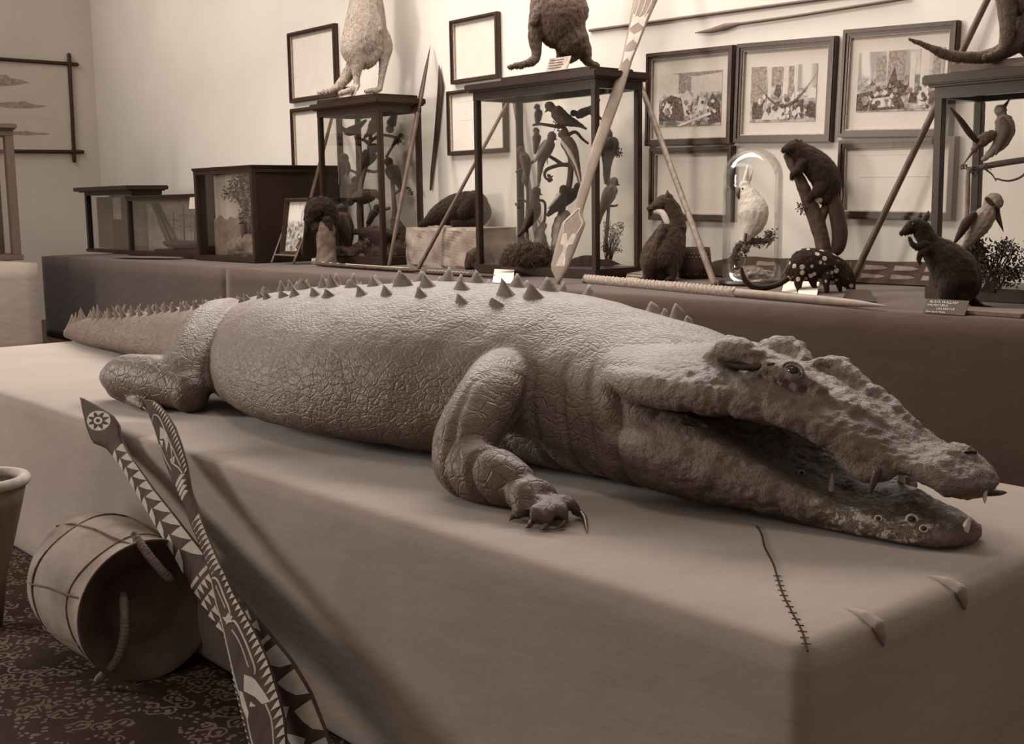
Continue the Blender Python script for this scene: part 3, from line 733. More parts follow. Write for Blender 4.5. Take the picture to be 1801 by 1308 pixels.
picture('framed_sheet', 'dark framed pale sheet hung above the sleeping animal, lower of its pair', 'picture', [(787, 161), (889, 148), (891, 267), (789, 274)], .035, lines=2)
picture('framed_photograph', 'framed photograph of a cluttered hall, left of the three in the upper row', 'picture', [(1136, 95), (1290, 79), (1289, 253), (1138, 257)], .045, mount=M_MOUNT, prt=(.10, .90, .16, .80, m_print(1)), extra=scene_in_print(S1, .10, .90, .16, .80))
picture('framed_photograph', 'framed photograph with a hanging curved swag, above the climbing possum', 'picture', [(1295, 78), (1469, 63), (1465, 250), (1294, 251)], .05, mount=M_MOUNT,
        prt=(.10, .86, .16, .80, m_print(2, .16, .48)), extra=scene_in_print(S2, .10, .86, .16, .80))
picture('framed_photograph', 'framed photograph of a room with tall pale columns, beside the pale tail tip', 'picture', [(1481, 54), (1682, 35), (1677, 241), (1478, 241)], .045, mount=M_MOUNT, prt=(.10, .94, .20, .82, m_print(4, .14, .5)), extra=scene_in_print(S3, .10, .94, .20, .82))
picture('framed_sheet', 'framed sheet of faint drawing behind the white throated wallaby', 'picture', [(1143, 260), (1288, 257), (1289, 389), (1143, 387)], .045, lines=1)
picture('framed_sheet', 'framed sheet of faint drawing behind the long slanting pole, right end of the wall', 'picture', [(1475, 246), (1682, 240), (1679, 387), (1473, 384)], .045, lines=2)
# bamboo framed drawing on the side wall
def crossed_frame():
    X = WX + .03
    tr, br = onx(121, 111, X), onx(121, 268, X); c = Vector((X, tr.y - .75, (tr.z + br.z) / 2))
    th = thing('framed_drawing', c, 'drawing of boats in a frame of crossed poles on the side wall', 'picture')
    y0, y1, z0, z1 = tr.y - 1.5, tr.y, br.z, tr.z
    for a, b in (((y0 - .1, z1), (y1 + .11, z1 - .01)), ((y0 - .1, z0), (y1 + .11, z0 + .01)), ((y0, z0 - .11), (y0, z1 + .11)), ((y1 - .01, z0 - .11), (y1 + .01, z1 + .11))):
        mb = MB(); mb.tube([(X, a[0], a[1]), (X + .005, (a[0] + b[0]) / 2, (a[1] + b[1]) / 2), (X, b[0], b[1])], [.026, .024, .026], 10); mb.build('pole', M_DARK2, th)
    mb = MB(); mb.box((X - .015, y0 + .02, z0 + .02), (X - .010, y1 - .02, z1 - .02)); mb.build('sheet', M_PAPER, th)
    mb = MB()
    for (yc, zc, L, Hh) in ((y1 - .95, z1 - .28, .42, .16), (y1 - .72, z1 - .58, .40, .10), (y1 - .68, z0 + .24, .38, .06)):
        n = 14; top = [Vector((X - .0095, yc - L + 2 * L * i / n, zc + Hh * (.3 + .7 * abs(noise.noise(Vector((i * .6, zc, 0))))) * math.sin(math.pi * i / n))) for i in range(n + 1)]
        bot = [Vector((X - .0095, yc - L + 2 * L * i / n, zc - Hh * .4 * math.sin(math.pi * i / n))) for i in range(n, -1, -1)]
        mb.prism(top + bot[1:-1], Vector((1, 0, 0)), .001)
    mb.build('boat_drawing', plain(.33, .9, .1, .3, 18, 0, name='pencil'), th)
crossed_frame()

def case(name, label, x0, x1, y0, y1, z0, z1, post=.045, rail=.07, base=.07, over=.05, board=.05, wood=None, sides=('front', 'left', 'right', 'back'), solid=(), inner=None):
    """a glazed cabinet: plinth, posts, rails, overhanging top and its panes"""
    wood = wood or M_DARK
    th = thing(name, ((x0 + x1) / 2, (y0 + y1) / 2, z0), label, 'display case', 'glazed display cases')
    mb = MB(); mb.box((x0 - .015, y0 - .015, z0), (x1 + .015, y1 + .015, z0 + base), 0, .006); mb.build('base', wood, th)
    for x in (x0, x1 - post):
        for y in (y0, y1 - post):
            mb = MB(); mb.box((x, y, z0 + base), (x + post, y + post, z1 - rail), 0, .004); mb.build('corner_post', wood, th)
    mb = MB()
    mb.box((x0, y0, z1 - rail), (x1, y0 + post, z1)); mb.box((x0, y1 - post, z1 - rail), (x1, y1, z1))
    mb.box((x0, y0 + post, z1 - rail), (x0 + post, y1 - post, z1)); mb.box((x1 - post, y0 + post, z1 - rail), (x1, y1 - post, z1))
    mb.build('top_rail', wood, th)
    mb = MB(); mb.box((x0 - over, y0 - over, z1), (x1 + over, y1 + over * .4, z1 + board), 0, .008); mb.box((x0 - over * .5, y0 - over * .5, z1 - .012), (x1 + over * .5, y1 + over * .2, z1 + .002), 0, .003); mb.build('cornice', wood, th)
    g = post * .5; q = .002
    P = {'front': ((x0 + post, y0 + g - q, z0 + base), (x1 - post, y0 + g + q, z1 - rail)), 'back': ((x0 + post, y1 - g - q, z0 + base), (x1 - post, y1 - g + q, z1 - rail)),
         'left': ((x0 + g - q, y0 + post, z0 + base), (x0 + g + q, y1 - post, z1 - rail)), 'right': ((x1 - g - q, y0 + post, z0 + base), (x1 - g + q, y1 - post, z1 - rail))}
    for s_ in sides:
        mb = MB(); mb.box(*P[s_])
        if s_ in solid: mb.build('panel', inner or wood, th)
        else: mb.build('glass_pane', M_GLASS, th)
    return th
C1 = (-9.86, -8.855, 6.16, 6.62); C2 = (-7.30, -5.985, 5.95, 6.42); C4 = (-3.435, -2.05, 5.91, 6.36)
case('display_case', 'tall glazed case of dark perching birds under the pale kangaroo', C1[0], C1[1], C1[2], C1[3], BZ, 2.36)
case('display_case', 'tall glazed case crowded with parrots under the dark kangaroo', C2[0], C2[1], C2[2], C2[3], BZ, 2.325)
case('display_case', 'tall glazed case holding a kookaburra at the right edge', C4[0], C4[1], C4[2], C4[3], BZ, 2.065)
# low cases towards the corner
case('display_case', 'low wide case with overhanging top in the far corner', -14.93, -13.53, 5.93, 6.30, BZ, 1.69, .06, .05, .04, .10, .05, sides=('front', 'left', 'right', 'back'), solid=('back',), inner=plain(.10, .8, .2, .2, 20, .05, name='brown_backing'))
def add_to(nm, parts):
    for o in list(COL.objects):
        if o.get('label') == nm: return o
o = add_to('low wide case with overhanging top in the far corner', 0)
mb = MB(); mb.box((-14.86, 6.05, 1.0), (-14.42, 6.062, 1.62)); mb.build('inner_panel', plain(.17, .8, .2, .15, 20, .05, name='pale_panel'), o)
mb = MB(); mb.box((-14.42, 6.06, 1.0), (-13.60, 6.07, 1.62)); mb.build('dark_panel', plain(.10, .8, .2, .2, 20, .05, name='brown_backing'), o)
mb = MB(); mb.box((-14.38, 6.052, 1.35), (-14.14, 6.058, 1.61)); mb.build('card', plain(.40, .8, .2, .3, 9, 0, name='old_card'), o)
# model ship case
SX0, SX1 = -13.40, -11.56
o = case('display_case', 'lowest case with a model ship and a white card on its glass', SX0, SX1, 5.80, 6.24, BZ, 1.60, .05, .04, .05, .02, .02, solid=('back', 'left'), inner=plain(.30, .8, .2, .2, 12, .05, name='grey_backing'))
mb = MB(); mb.box((SX0 + .05, 6.02, 1.0), (SX1 - .05, 6.03, 1.55)); mb.build('backdrop', plain(.30, .8, .2, .2, 12, .05, name='grey_backing'), o)
q0, q1 = ony(334, 346, 5.795), ony(350, 367, 5.795)
mb = MB(); mb.prism([Vector((q0.x, 5.797, q0.z)), Vector((q1.x, 5.797, q0.z)), Vector((q1.x - .05, 5.797, q1.z)), Vector((q0.x - .04, 5.797, q1.z))], Vector((0, -1, 0)), .002)
cd = mb.build('label_card', M_CARD); tag(cd, 'white card stuck on the glass of the model ship case', 'card')
def ship():
    th = thing('model_ship', (-12.2, 6.0, 1.0), 'small rigged model ship inside the lowest case', 'model ship')
    rows = spline([(-12.75, 5.93, 1.10, .02), (-12.62, 5.93, 1.09, .05), (-12.3, 5.93, 1.08, .06), (-11.95, 5.93, 1.09, .05), (-11.75, 5.93, 1.13, .02)], 4)
    mb = MB(); mb.tube([r[:3] for r in rows], [r[3] for r in rows], 12, flat=.8); mb.build('hull', M_DARK2, th)
    for x, h in ((-12.5, .30), (-12.25, .36), (-12.0, .26)):
        mb = MB(); mb.tube([(x, 5.93, 1.10), (x + .02, 5.93, 1.14 + h)], [.010, .006], 8); m_ = mb.build('mast', M_MID, th)
        mb = MB()
        for z in (.45, .75): mb.tube([(x - .13, 5.92, 1.12 + h * z), (x + .15, 5.92, 1.13 + h * z)], .005, 6)
        mb.build('yard', M_MID, m_)
    mb = MB(); mb.box((-12.85, 5.86, 1.0), (-11.62, 6.0, 1.03)); mb.build('stand', M_DARK, th)
ship()
mb = MB(); mb.tube([ony(268, 352, 5.97), ony(305, 440, 5.90)], [.030, .035], 10); tag(mb.build('wooden_rod', M_DARK2), 'dark rod slanting inside the model ship case', 'rod')
# painted landscape case
DX0, DX1 = -11.50, -10.30
dc = case('display_case', 'deep dark sided case with a landscape of trees behind glass', DX0, DX1, 5.70, 6.72, BZ, 1.855, .05, .05, .05, .02, .015, sides=('front', 'left', 'right', 'back'), solid=('left', 'right', 'back'), inner=M_DARK)
mb = MB(); mb.box((DX0 + .05, 5.90, 1.0), (DX1 - .05, 5.91, 1.80)); mb.build('backdrop', plain(.46, .9, .1, .12, 3, 0, name='painted_sky'), dc)
mb = MB(); n = 16
mb.prism([Vector((DX0 + .05, 5.89, 1.0)), Vector((DX1 - .05, 5.89, 1.0))] + [Vector((DX1 - .05 - (DX1 - DX0 - .1) * i / n, 5.89, 1.36 + .05 * noise.noise(Vector((i * .9, 3, 0))) + .03 * (i % 3) / 3)) for i in range(n + 1)], Vector((0, -1, 0)), .01); mb.build('painted_hills', plain(.20, .9, .1, .3, 12, 0, name='painted_hills'), dc)
def leaf_clump(mb, c, r, n, size, rd, mi=0, flat=.8, up=0.0):
    for _ in range(n):
        d = Vector((rd.gauss(0, 1), rd.gauss(0, 1), rd.gauss(0, 1) * flat)); d = d / max(.3, d.length) * r * rd.random() ** .4
        p = Vector(c) + d; a = Vector((rd.uniform(-1, 1), rd.uniform(-1, 1), rd.uniform(-1, 1) + up)).normalized() * size * rd.uniform(.6, 1.3)
        b = a.orthogonal().normalized() * size * .22; k = a.cross(b).normalized() * size * .12
        mb.add([p, p + a * .5 + b + k, p + a, p + a * .5 - b + k], [(0, 1, 2), (0, 2, 3)], mi)
M_LEAF = plain(.07, .7, .2, .4, 20, 0, name='dried_leaves')
M_LEAF2 = plain(.16, .7, .2, .4, 20, 0, name='pale_leaves')
M_BARK = plain(.07, .8, .2, .4, 18, .6, (1, 1, .4), 'bark')
M_MOSS = plain(.05, .9, .1, .5, 30, .9, name='moss')
M_ROCK = plain(.20, .9, .1, .3, 9, .5, name='rock')
rd = random.Random(11)
th = thing('model_tree', (-10.75, 5.82, 1.0), 'leafy tree in the landscape case', 'tree')
mb = MB(); mb.tube([(-10.68, 5.82, 1.0), (-10.72, 5.82, 1.3), (-10.66, 5.82, 1.5), (-10.74, 5.82, 1.72)], [.04, .032, .024, .015], 10); mb.tube([(-10.68, 5.82, 1.45), (-10.9, 5.81, 1.62)], [.02, .008], 8); mb.build('trunk', M_BARK, th)
mb = MB()
for c in ((-10.92, 5.82, 1.62), (-10.75, 5.82, 1.72), (-10.6, 5.82, 1.55), (-10.5, 5.82, 1.65), (-10.62, 5.81, 1.40)): leaf_clump(mb, c, .10, 110, .045, rd)
mb.build('foliage', M_LEAF2, th)
th = thing('rock_pile', (-10.7, 5.82, 1.0), 'pale rocks at the foot of the tree in the landscape case', 'rock')
mb = MB()
v, f = tube([(-11.1, 5.82, 1.04), (-10.9, 5.82, 1.10), (-10.6, 5.82, 1.12), (-10.42, 5.82, 1.06)], [.03, .06, .065, .05], 14, flat=1.5, side=(0, 0, 1))
link('rock', fuse([(v, f)], .012, 2, lambda c: .03 * noise.noise(c * 12)), M_ROCK, th)
# case on the side bench, cut by the left edge
lx, ly = -13.27, 4.55
case('display_case', 'glazed case on the pale side bench at the left edge', lx - .6, lx, ly - 1.6, ly, BZ, 2.33, .085, .07, .06, .06, .05, M_MID)
v, f = tube([(lx - .3, ly - .75, BZ + .10), (lx - .3, ly - .45, BZ + .18), (lx - .3, ly - .2, BZ + .10)], [.10, .16, .08], 14)
tag(link('rock', fuse([(v, f)], .02, 2, lambda c: .04 * noise.noise(c * 9)), M_ROCK), 'rough rock inside the case on the pale side bench', 'rock')
# ------------------------------------------------------------------ stuffed animals and birds
def m_fur(name, g, var=.35, sc_=60, bump=.5, belly=None):
    t = NT(name, .85, .15); t.b.inputs['Sheen Weight'].default_value = .2; t.b.inputs['Sheen Tint'].default_value = (1, .78, .62, 1)
    f = t.noise(sc_, 5, .7, (1, 1, .35)); c2 = t.noise(7, 3, .5)
    c = t.ramp(f, [(.28, sep(g * (1 - var))), (.72, sep(g * (1 + var)))])
    t.col(t.mix(t.math('MULTIPLY', c2, .35), c, sep(g * .55))); t.bump(f, bump, .006); return t.m
F_DARK = m_fur('dark_fur', .032); F_BROWN = m_fur('brown_fur', .05, .4); F_MID = m_fur('grey_fur', .09, .4); F_PALE = m_fur('pale_fur', .34, .2)
F_BLACK = m_fur('black_fur', .020, .3); F_WHITE = m_fur('white_feathers', .62, .12, 40); F_CREAM = m_fur('cream_fur', .55, .15)
F_BIRD = m_fur('dark_feathers', .035, .4, 45); F_BIRD2 = m_fur('grey_feathers', .11, .3, 45); F_BIRD3 = m_fur('pale_feathers', .24, .3, 45)
M_HORN = plain(.06, .4, .4, .3, 40, .05, name='horn_beak')
def m_spots():
    t = NT('spotted_fur', .85, .15); f = t.noise(70, 4, .7)
    v = t.n('ShaderNodeTexVoronoi'); v.inputs['Scale'].default_value = 22; v.inputs['Randomness'].default_value = .9; t.l(t.co(), v.inputs['Vector'])
    r = t.n('ShaderNodeMapRange', interpolation_type='SMOOTHSTEP'); t.l(v.outputs['Distance'], r.inputs[0]); r.inputs[1].default_value = .36; r.inputs[2].default_value = .27
    t.col(t.mix(r.outputs[0], t.ramp(f, [(.3, sep(.018)), (.7, sep(.04))]), sep(.5))); t.bump(f, .4, .005); return t.m
F_SPOT = m_spots()
class PS:
    """modelling space at one distance from the photographer: pixels across, o pixels nearer"""
    def __init__(s, D): s.D = D; s.k = D / FPX
    def p(s, x, y, o=0): return atd(x, y, s.D - o * s.k)
    def chain(s, rows, n=14, m=4, flat=None, g=1.0):
        R = spline([(r[0], r[1], r[2] * g, r[3] if len(r) > 3 else 0) for r in rows], m)
        return tube([s.p(r[0], r[1], r[3]) for r in R], [max(.3, r[2]) * s.k for r in R], n, flat=flat, side=FWD if flat else None)
    def cone(s, a, b, r, n=10):
        A, B = s.p(*a), s.p(*b); return tube([A, A.lerp(B, .5), B], [r * s.k, r * s.k * .6, r * s.k * .08], n)
    def ball(s, x, y, r, o=0, n=12):
        mb = MB(); mb.ball(s.p(x, y, o), r * s.k, n); return mb
def furred(me, L, per=1.1):
    """short locks of fur combed back over a skin, part of the same mesh"""
    V = [v_.co.copy() for v_ in me.vertices]; N = [v_.normal.copy() for v_ in me.vertices]; F = [tuple(p.vertices) for p in me.polygons]
    rr = random.Random(len(V)); k = len(V); n = len(V)
    for _ in range(min(9000, int(n * per))):
        i = rr.randrange(n); no = N[i]; p = V[i] - no * .001
        d = Vector((.25 * rr.uniform(-1, 1), .25 * rr.uniform(-1, 1), -1)); d = d - no * d.dot(no); d = d.normalized() if d.length > .05 else Vector((.7, .7, 0))
        tip = p + (d * .85 + no * rr.uniform(.15, .5)) * L * rr.uniform(.5, 1.2)
        b = d.cross(no).normalized() * L * .13
        V += [p - b, p + b, tip]; F.append((k, k + 1, k + 2)); k += 3
    return mesh(V, F, True)
def creature(name, label, cat, base, D, body, mat, vox=1.3, parts=(), sm=3, bump=0.0, tuft=5.0):
    """body: chains fused to one skin; parts: (name, chains, material)"""
    ps = PS(D); th = thing(name, base, label, cat)
    bump = bump or .0035
    me = fuse([ps.chain(c, g=1.10) for c in body], vox * .8 * ps.k, 2, lambda c: bump * noise.noise(c * 28) + .5 * bump * noise.noise(c * 75))
    if tuft: me = furred(me, tuft * ps.k)
    bo = link('body', me, mat, th)
    for nm, chs, mt in parts:
        mb = MB()
        for c in chs: mb.add(*ps.chain(c), 0, True)
        mb.build(nm, mt, th)
    return th, ps, bo
def gd(x, y, z=BZ): return depth(onz(x, y, z))
def eye(ps, th, x, y, r, o): ps.ball(x, y, r, o).build('eye', M_EYE, th)

# white throated wallaby sitting by the slanting pole
D = gd(1160, 493)
th, ps, bo = creature('wallaby', 'dark wallaby with white throat stripe sitting beside the large bird case', 'wallaby', onz(1160, 493, BZ), D, [
    [(1184, 398, 20), (1176, 424, 29), (1165, 450, 34), (1158, 468, 30), (1160, 480, 16)],
    [(1186, 402, 20), (1184, 384, 18), (1177, 366, 16), (1168, 357, 14, 2), (1156, 361, 9.5, 4), (1143, 366, 4.5, 6)],
    [(1152, 440, 16, 16), (1143, 462, 14, 20), (1139, 480, 9, 20), (1134, 490, 5, 22), (1126, 492, 4, 26)], [(1178, 452, 16, 14), (1182, 474, 11, 16), (1183, 488, 5, 18), (1174, 492, 4, 24)],
    [(1166, 402, 9, 20), (1158, 418, 6, 28), (1157, 432, 4, 30)]], F_BROWN,
    parts=[('ear', [[(1172, 352, 4, 8), (1174, 344, 4.5, 9), (1174, 335, 1, 9)]], F_BROWN), ('ear', [[(1181, 354, 4, -6), (1180, 346, 4, -7), (1177, 340, 1, -7)]], F_BROWN),
           ('throat_stripe', [[(1152, 371, 4, 6), (1165, 374, 6, 10), (1173, 388, 6, 13), (1180, 403, 4, 15)]], F_CREAM), ('nose', [[(1141, 365, 2.4, 7), (1139.5, 366, 2, 7)]], F_BLACK)])
eye(ps, th, 1163, 356, 2, 15)
# black wallaby at the bench edge
D = gd(1682, 540)
th, ps, bo = creature('wallaby', 'black wallaby with paws raised to its mouth on a labelled board', 'wallaby', onz(1682, 540, BZ), D - .02, [
    [(1632, 430, 17), (1652, 446, 27), (1676, 472, 36), (1686, 500, 36), (1682, 520, 24)],
    [(1640, 436, 19), (1628, 416, 16), (1618, 400, 15), (1607, 398, 13), (1596, 404, 8.5), (1586, 410, 4.5)],
    [(1672, 500, 20, 14), (1664, 518, 13, 18), (1671, 534, 7, 16), (1660, 540, 4.5, 24)], [(1696, 500, 18, 12), (1692, 520, 12, 16), (1696, 534, 7, 14), (1683, 540, 4.5, 20)],
    [(1630, 430, 8, 12), (1614, 434, 5.5, 16), (1604, 428, 4, 17), (1600, 418, 3, 17)], [(1634, 438, 8, 14), (1620, 446, 5.5, 18), (1616, 456, 4, 18), (1618, 462, 2.5, 18)],
    [(1700, 518, 11, -4), (1714, 532, 7, 0), (1730, 539, 4, 0), (1748, 542, 2, 0)]], F_BLACK,
    parts=[('ear', [[(1624, 390, 4, 6), (1629, 381, 6, 7), (1633, 372, 1.5, 7)]], F_BROWN), ('ear', [[(1615, 388, 4, -6), (1617, 380, 5, -7), (1620, 374, 1.2, -7)]], F_BROWN)])
eye(ps, th, 1606, 394, 2.2, 12)
# spotted quoll
D = gd(1440, 514)
th, ps, bo = creature('quoll', 'dark quoll with white spots nosing along the bench', 'quoll', onz(1440, 514, BZ), D, [
    [(1398, 478, 15), (1412, 464, 23), (1434, 463, 24), (1458, 468, 21), (1478, 478, 17), (1489, 490, 14, 4), (1496, 502, 8.5, 6), (1501, 511, 3.5, 7)],
    [(1406, 478, 13, 8), (1404, 494, 7, 10), (1406, 510, 4, 10), (1412, 513, 3.2, 12)], [(1428, 478, 12, 4), (1430, 496, 6, 2), (1434, 507, 3.5, 2)],
    [(1456, 478, 10, 12), (1453, 496, 5.5, 14), (1454, 512, 3.6, 14)], [(1474, 486, 8, 2), (1476, 500, 5, 2), (1478, 509, 3, 2)]], F_SPOT,
    parts=[('tail', [[(1398, 478, 7), (1384, 491, 5), (1366, 501, 5), (1342, 506, 5.5), (1322, 503, 5.5), (1309, 490, 5), (1304, 472, 3)]], F_BLACK),
           ('ear', [[(1484, 478, 3, 10), (1482, 472, 3, 11)]], F_BROWN), ('ear', [[(1492, 479, 3, -6), (1492, 474, 2.5, -6)]], F_BROWN)])
eye(ps, th, 1494, 494, 1.8, 16)
# possum on its stump
D = gd(1452, 499)
ps = PS(D); th = thing('tree_stump', onz(1455, 499, BZ), 'slanting forked tree stump that the possum climbs', 'stump')
link('trunk', fuse([ps.chain(c) for c in ([(1456, 500, 21), (1451, 460, 14), (1447, 430, 13), (1438, 394, 14), (1425, 360, 13), (1408, 318, 10), (1394, 292, 8), (1384, 275, 7)], [(1440, 392, 9), (1448, 374, 8), (1452, 364, 7)])], 1.3 * ps.k, 2, lambda c: .004 * noise.noise(c * 30)), M_BARK, th)
mb = MB(); leaf_clump(mb, ps.p(1411, 366, 2), 10 * ps.k, 60, 6 * ps.k, rd); mb.build('lichen', M_LEAF, th)
th, ps, bo = creature('possum', 'dark long tailed possum climbing the slanting stump', 'possum', ps.p(1425, 330), D, [
    [(1408, 268, 16, 4), (1424, 280, 21, 2), (1444, 300, 24, 2), (1456, 324, 22, 2), (1452, 344, 15, 4)],
    [(1412, 268, 14, 4), (1399, 260, 13, 6), (1388, 260, 9, 8), (1379, 264, 4.5, 9)],
    [(1412, 286, 10, 12), (1402, 300, 7, 14), (1395, 306, 5.5, 13), (1393, 312, 4, 12)], [(1448, 326, 14, 10), (1436, 338, 9, 14), (1428, 344, 6, 14), (1424, 350, 4, 13)]], F_DARK,
    parts=[('tail', [[(1456, 332, 13, 2), (1466, 356, 14, 2), (1473, 382, 14, 2), (1477, 412, 14, 2), (1473, 436, 12, 2), (1462, 446, 7, 2)]], F_BROWN),
           ('ear', [[(1399, 252, 3, 10), (1400, 247, 4, 11)]], F_BROWN), ('ear', [[(1404, 252, 3, -4), (1408, 248, 3.5, -4)]], F_BROWN), ('belly', [[(1438, 352, 6, 8), (1444, 350, 7, 8)]], F_CREAM)])
eye(ps, th, 1387, 258, 2, 15)
# curled animal on a draped block
D = gd(790, 470); ps = PS(D)
th = thing('display_block', onz(785, 470, BZ), 'pale block draped in crumpled cloth under the curled animal', 'block')
q0, q1 = onz(716, 468, BZ), onz(856, 474, BZ)
bl = [(q0.x, q0.y), (q1.x, q0.y + .02)]
zt = ony(790, 400, q0.y + .1).z
mb = MB()
bm = bmesh.new(); bmesh.ops.create_cube(bm, size=1); bmesh.ops.subdivide_edges(bm, edges=bm.edges[:], cuts=14, use_grid_fill=True)
for v_ in bm.verts:
    v_.co = Vector((bl[0][0] + (v_.co.x + .5) * (bl[1][0] - bl[0][0]), q0.y + (v_.co.y + .5) * .40, BZ + (v_.co.z + .5) * (zt - BZ)))
    c_ = v_.co; s_ = 0 if c_.z > zt - .01 or c_.z < BZ + .005 else 1
    v_.co += Vector((.02 * noise.noise(c_ * 6), -.035 * abs(noise.noise(c_ * 7 + Vector((0, 5, 0)))), 0)) * s_
me = bpy.data.meshes.new('b'); bm.to_mesh(me); bm.free(); link('crumpled_cloth', me, plain(.24, .9, .1, .25, 7, .4, name='crumpled_cloth'), th)
creature('curled_animal', 'dark smooth furred animal curled asleep on the draped block', 'animal', ps.p(800, 398), D + .12, [
    [(740, 395, 4), (752, 389, 8), (772, 378, 17), (798, 370, 25), (824, 367, 28), (838, 372, 24)], [(838, 358, 19, 6), (834, 352, 16, 12), (824, 360, 12, 20), (814, 372, 9, 26)], [(800, 392, 7, 14), (824, 393, 7, 16), (842, 388, 9, 12)]], F_BLACK, bump=.003)
th = thing('moss_mound', onz(838, 478, BZ), 'dark mossy mound between the draped block and the parrot case', 'mound')
ps = PS(gd(838, 474)); v, f = ps.chain([(822, 472, 5), (840, 452, 22), (852, 462, 20)])
link('mound', fuse([(v, f)], .012, 2, lambda c: .02 * noise.noise(c * 14)), M_MOSS, th)
for v_ in th.children[0].data.vertices: v_.co.z = max(v_.co.z, BZ + .001)
# hunched animal on a stump in front of the first bird case
D = gd(574, 466); ps = PS(D)
th = thing('tree_stump', onz(574, 466, BZ), 'short upright tree stump under the hunched animal', 'stump')
link('trunk', fuse([ps.chain([(574, 464, 20), (574, 440, 17), (573, 415, 17), (574, 402, 17)])], 1.2 * ps.k, 2, lambda c: .006 * noise.noise(c * 22)), plain(.11, .9, .1, .35, 14, .5, (1, 1, .4), 'pale_bark'), th)
for v_ in th.children[0].data.vertices: v_.co.z = max(v_.co.z, BZ)
creature('hunched_animal', 'dark furry animal hunched on the short stump', 'animal', ps.p(570, 400), D, [
    [(548, 384, 13), (556, 370, 19), (570, 366, 19), (582, 378, 13), (589, 392, 6)], [(552, 392, 10), (556, 401, 6, 6)], [(576, 388, 9, 8), (580, 400, 5, 10)], [(545, 392, 6, -2), (540, 402, 4, 0)]], F_BLACK, bump=.004)

# kangaroos standing on top of the cases
def board_on(name, label, x0, x1, y0, y1, z0, h, mat):
    mb = MB(); mb.box((x0, y0, z0 + .001), (x1, y1, z0 + h), 0, .006); return tag(mb.build(name, mat), label, 'board')
ZT1 = 2.36 + .05; ZT2 = 2.325 + .05; ZT4 = 2.065 + .05
board_on('mounting_board', 'thin dark board under the pale kangaroo', -9.84, -8.90, 6.15, 6.62, ZT1, .035, M_DARK)
D = depth(Vector((-9.28, 6.33, ZT1 + .035)))
th, ps, bo = creature('kangaroo', 'pale kangaroo cut by the top edge, standing on the case of dark birds', 'kangaroo', Vector((-9.28, 6.33, ZT1 + .035)), D, [
    [(640, -70, 15), (643, -30, 21), (644, 10, 28), (643, 45, 33), (638, 75, 33), (634, 98, 22)],
    [(640, -70, 12), (646, -92, 13), (660, -100, 11), (676, -96, 6)],
    [(628, 62, 22, 10), (622, 88, 21, 14), (627, 112, 12, 14), (627, 135, 6, 12), (626, 154, 5, 12), (612, 160, 4.5, 26), (598, 163, 3.5, 30)],
    [(662, 60, 20, -8), (676, 82, 14, -10), (675, 108, 8, -10), (671, 136, 5, -10), (667, 156, 4.5, -10), (655, 159, 4, -2), (644, 161, 3.4, 2)],
    [(655, 85, 18), (648, 104, 14), (640, 108, 12)],
    [(630, 100, 15, -4), (618, 122, 11, -4), (604, 142, 8.5, -4), (590, 155, 6, -4), (572, 161, 4, -2), (560, 163, 2.6)],
    [(655, 10, 9, 16), (664, 34, 7, 20), (668, 52, 5, 22)]], F_PALE,
    parts=[('ear', [[(642, -102, 4, 6), (640, -116, 5, 7), (638, -126, 1.5, 7)]], F_PALE), ('ear', [[(648, -102, 4, -6), (648, -116, 5, -7), (648, -126, 1.5, -7)]], F_PALE)], vox=1.5)
def letter_lines(th_name, c, ux, uz, wd, k, step, nn):
    mb = MB(); rl = random.Random(k)
    for i in range(k):
        a = c + uz * (-step * i) + nn * .0012; L = wd * rl.uniform(.7, 1); n_ = 9
        for q in range(n_):
            b0 = a + ux * (L * q / n_); mb.prism([b0, b0 + ux * (L / n_ * .7), b0 + ux * (L / n_ * .7) + uz * step * .35, b0 + uz * step * .35], nn, .0006)
    return mb.build('lettering', plain(.06, .8, .1, .1, 30, 0, name='ink'), th_name)
M_SPLIT = plain(.30, .8, .2, .3, 20, .1, name='label_paper')
mb = MB(); p0 = Vector((-9.50, 6.17, ZT1 + .035)); mb.prism([p0, p0 + Vector((.26, 0, 0)), p0 + Vector((.26, .05, .10)), p0 + Vector((0, .05, .10))], Vector((0, 1, 0)), .006)
lcd = tag(mb.build('label_card', M_SPLIT), 'lettered card leaning by the tail of the pale kangaroo', 'card')
uz_ = Vector((0, .05, .10)).normalized(); letter_lines(lcd, p0 + uz_ * .085 + Vector((.03, 0, 0)), Vector((1, 0, 0)), uz_, .20, 4, .022, Vector((0, -.1, .05)).normalized())
board_on('mounting_board', 'dark board under the dark kangaroo', -7.0, -6.05, 5.97, 6.40, ZT2, .03, M_DARK)
D = depth(Vector((-6.5, 6.15, ZT2 + .03)))
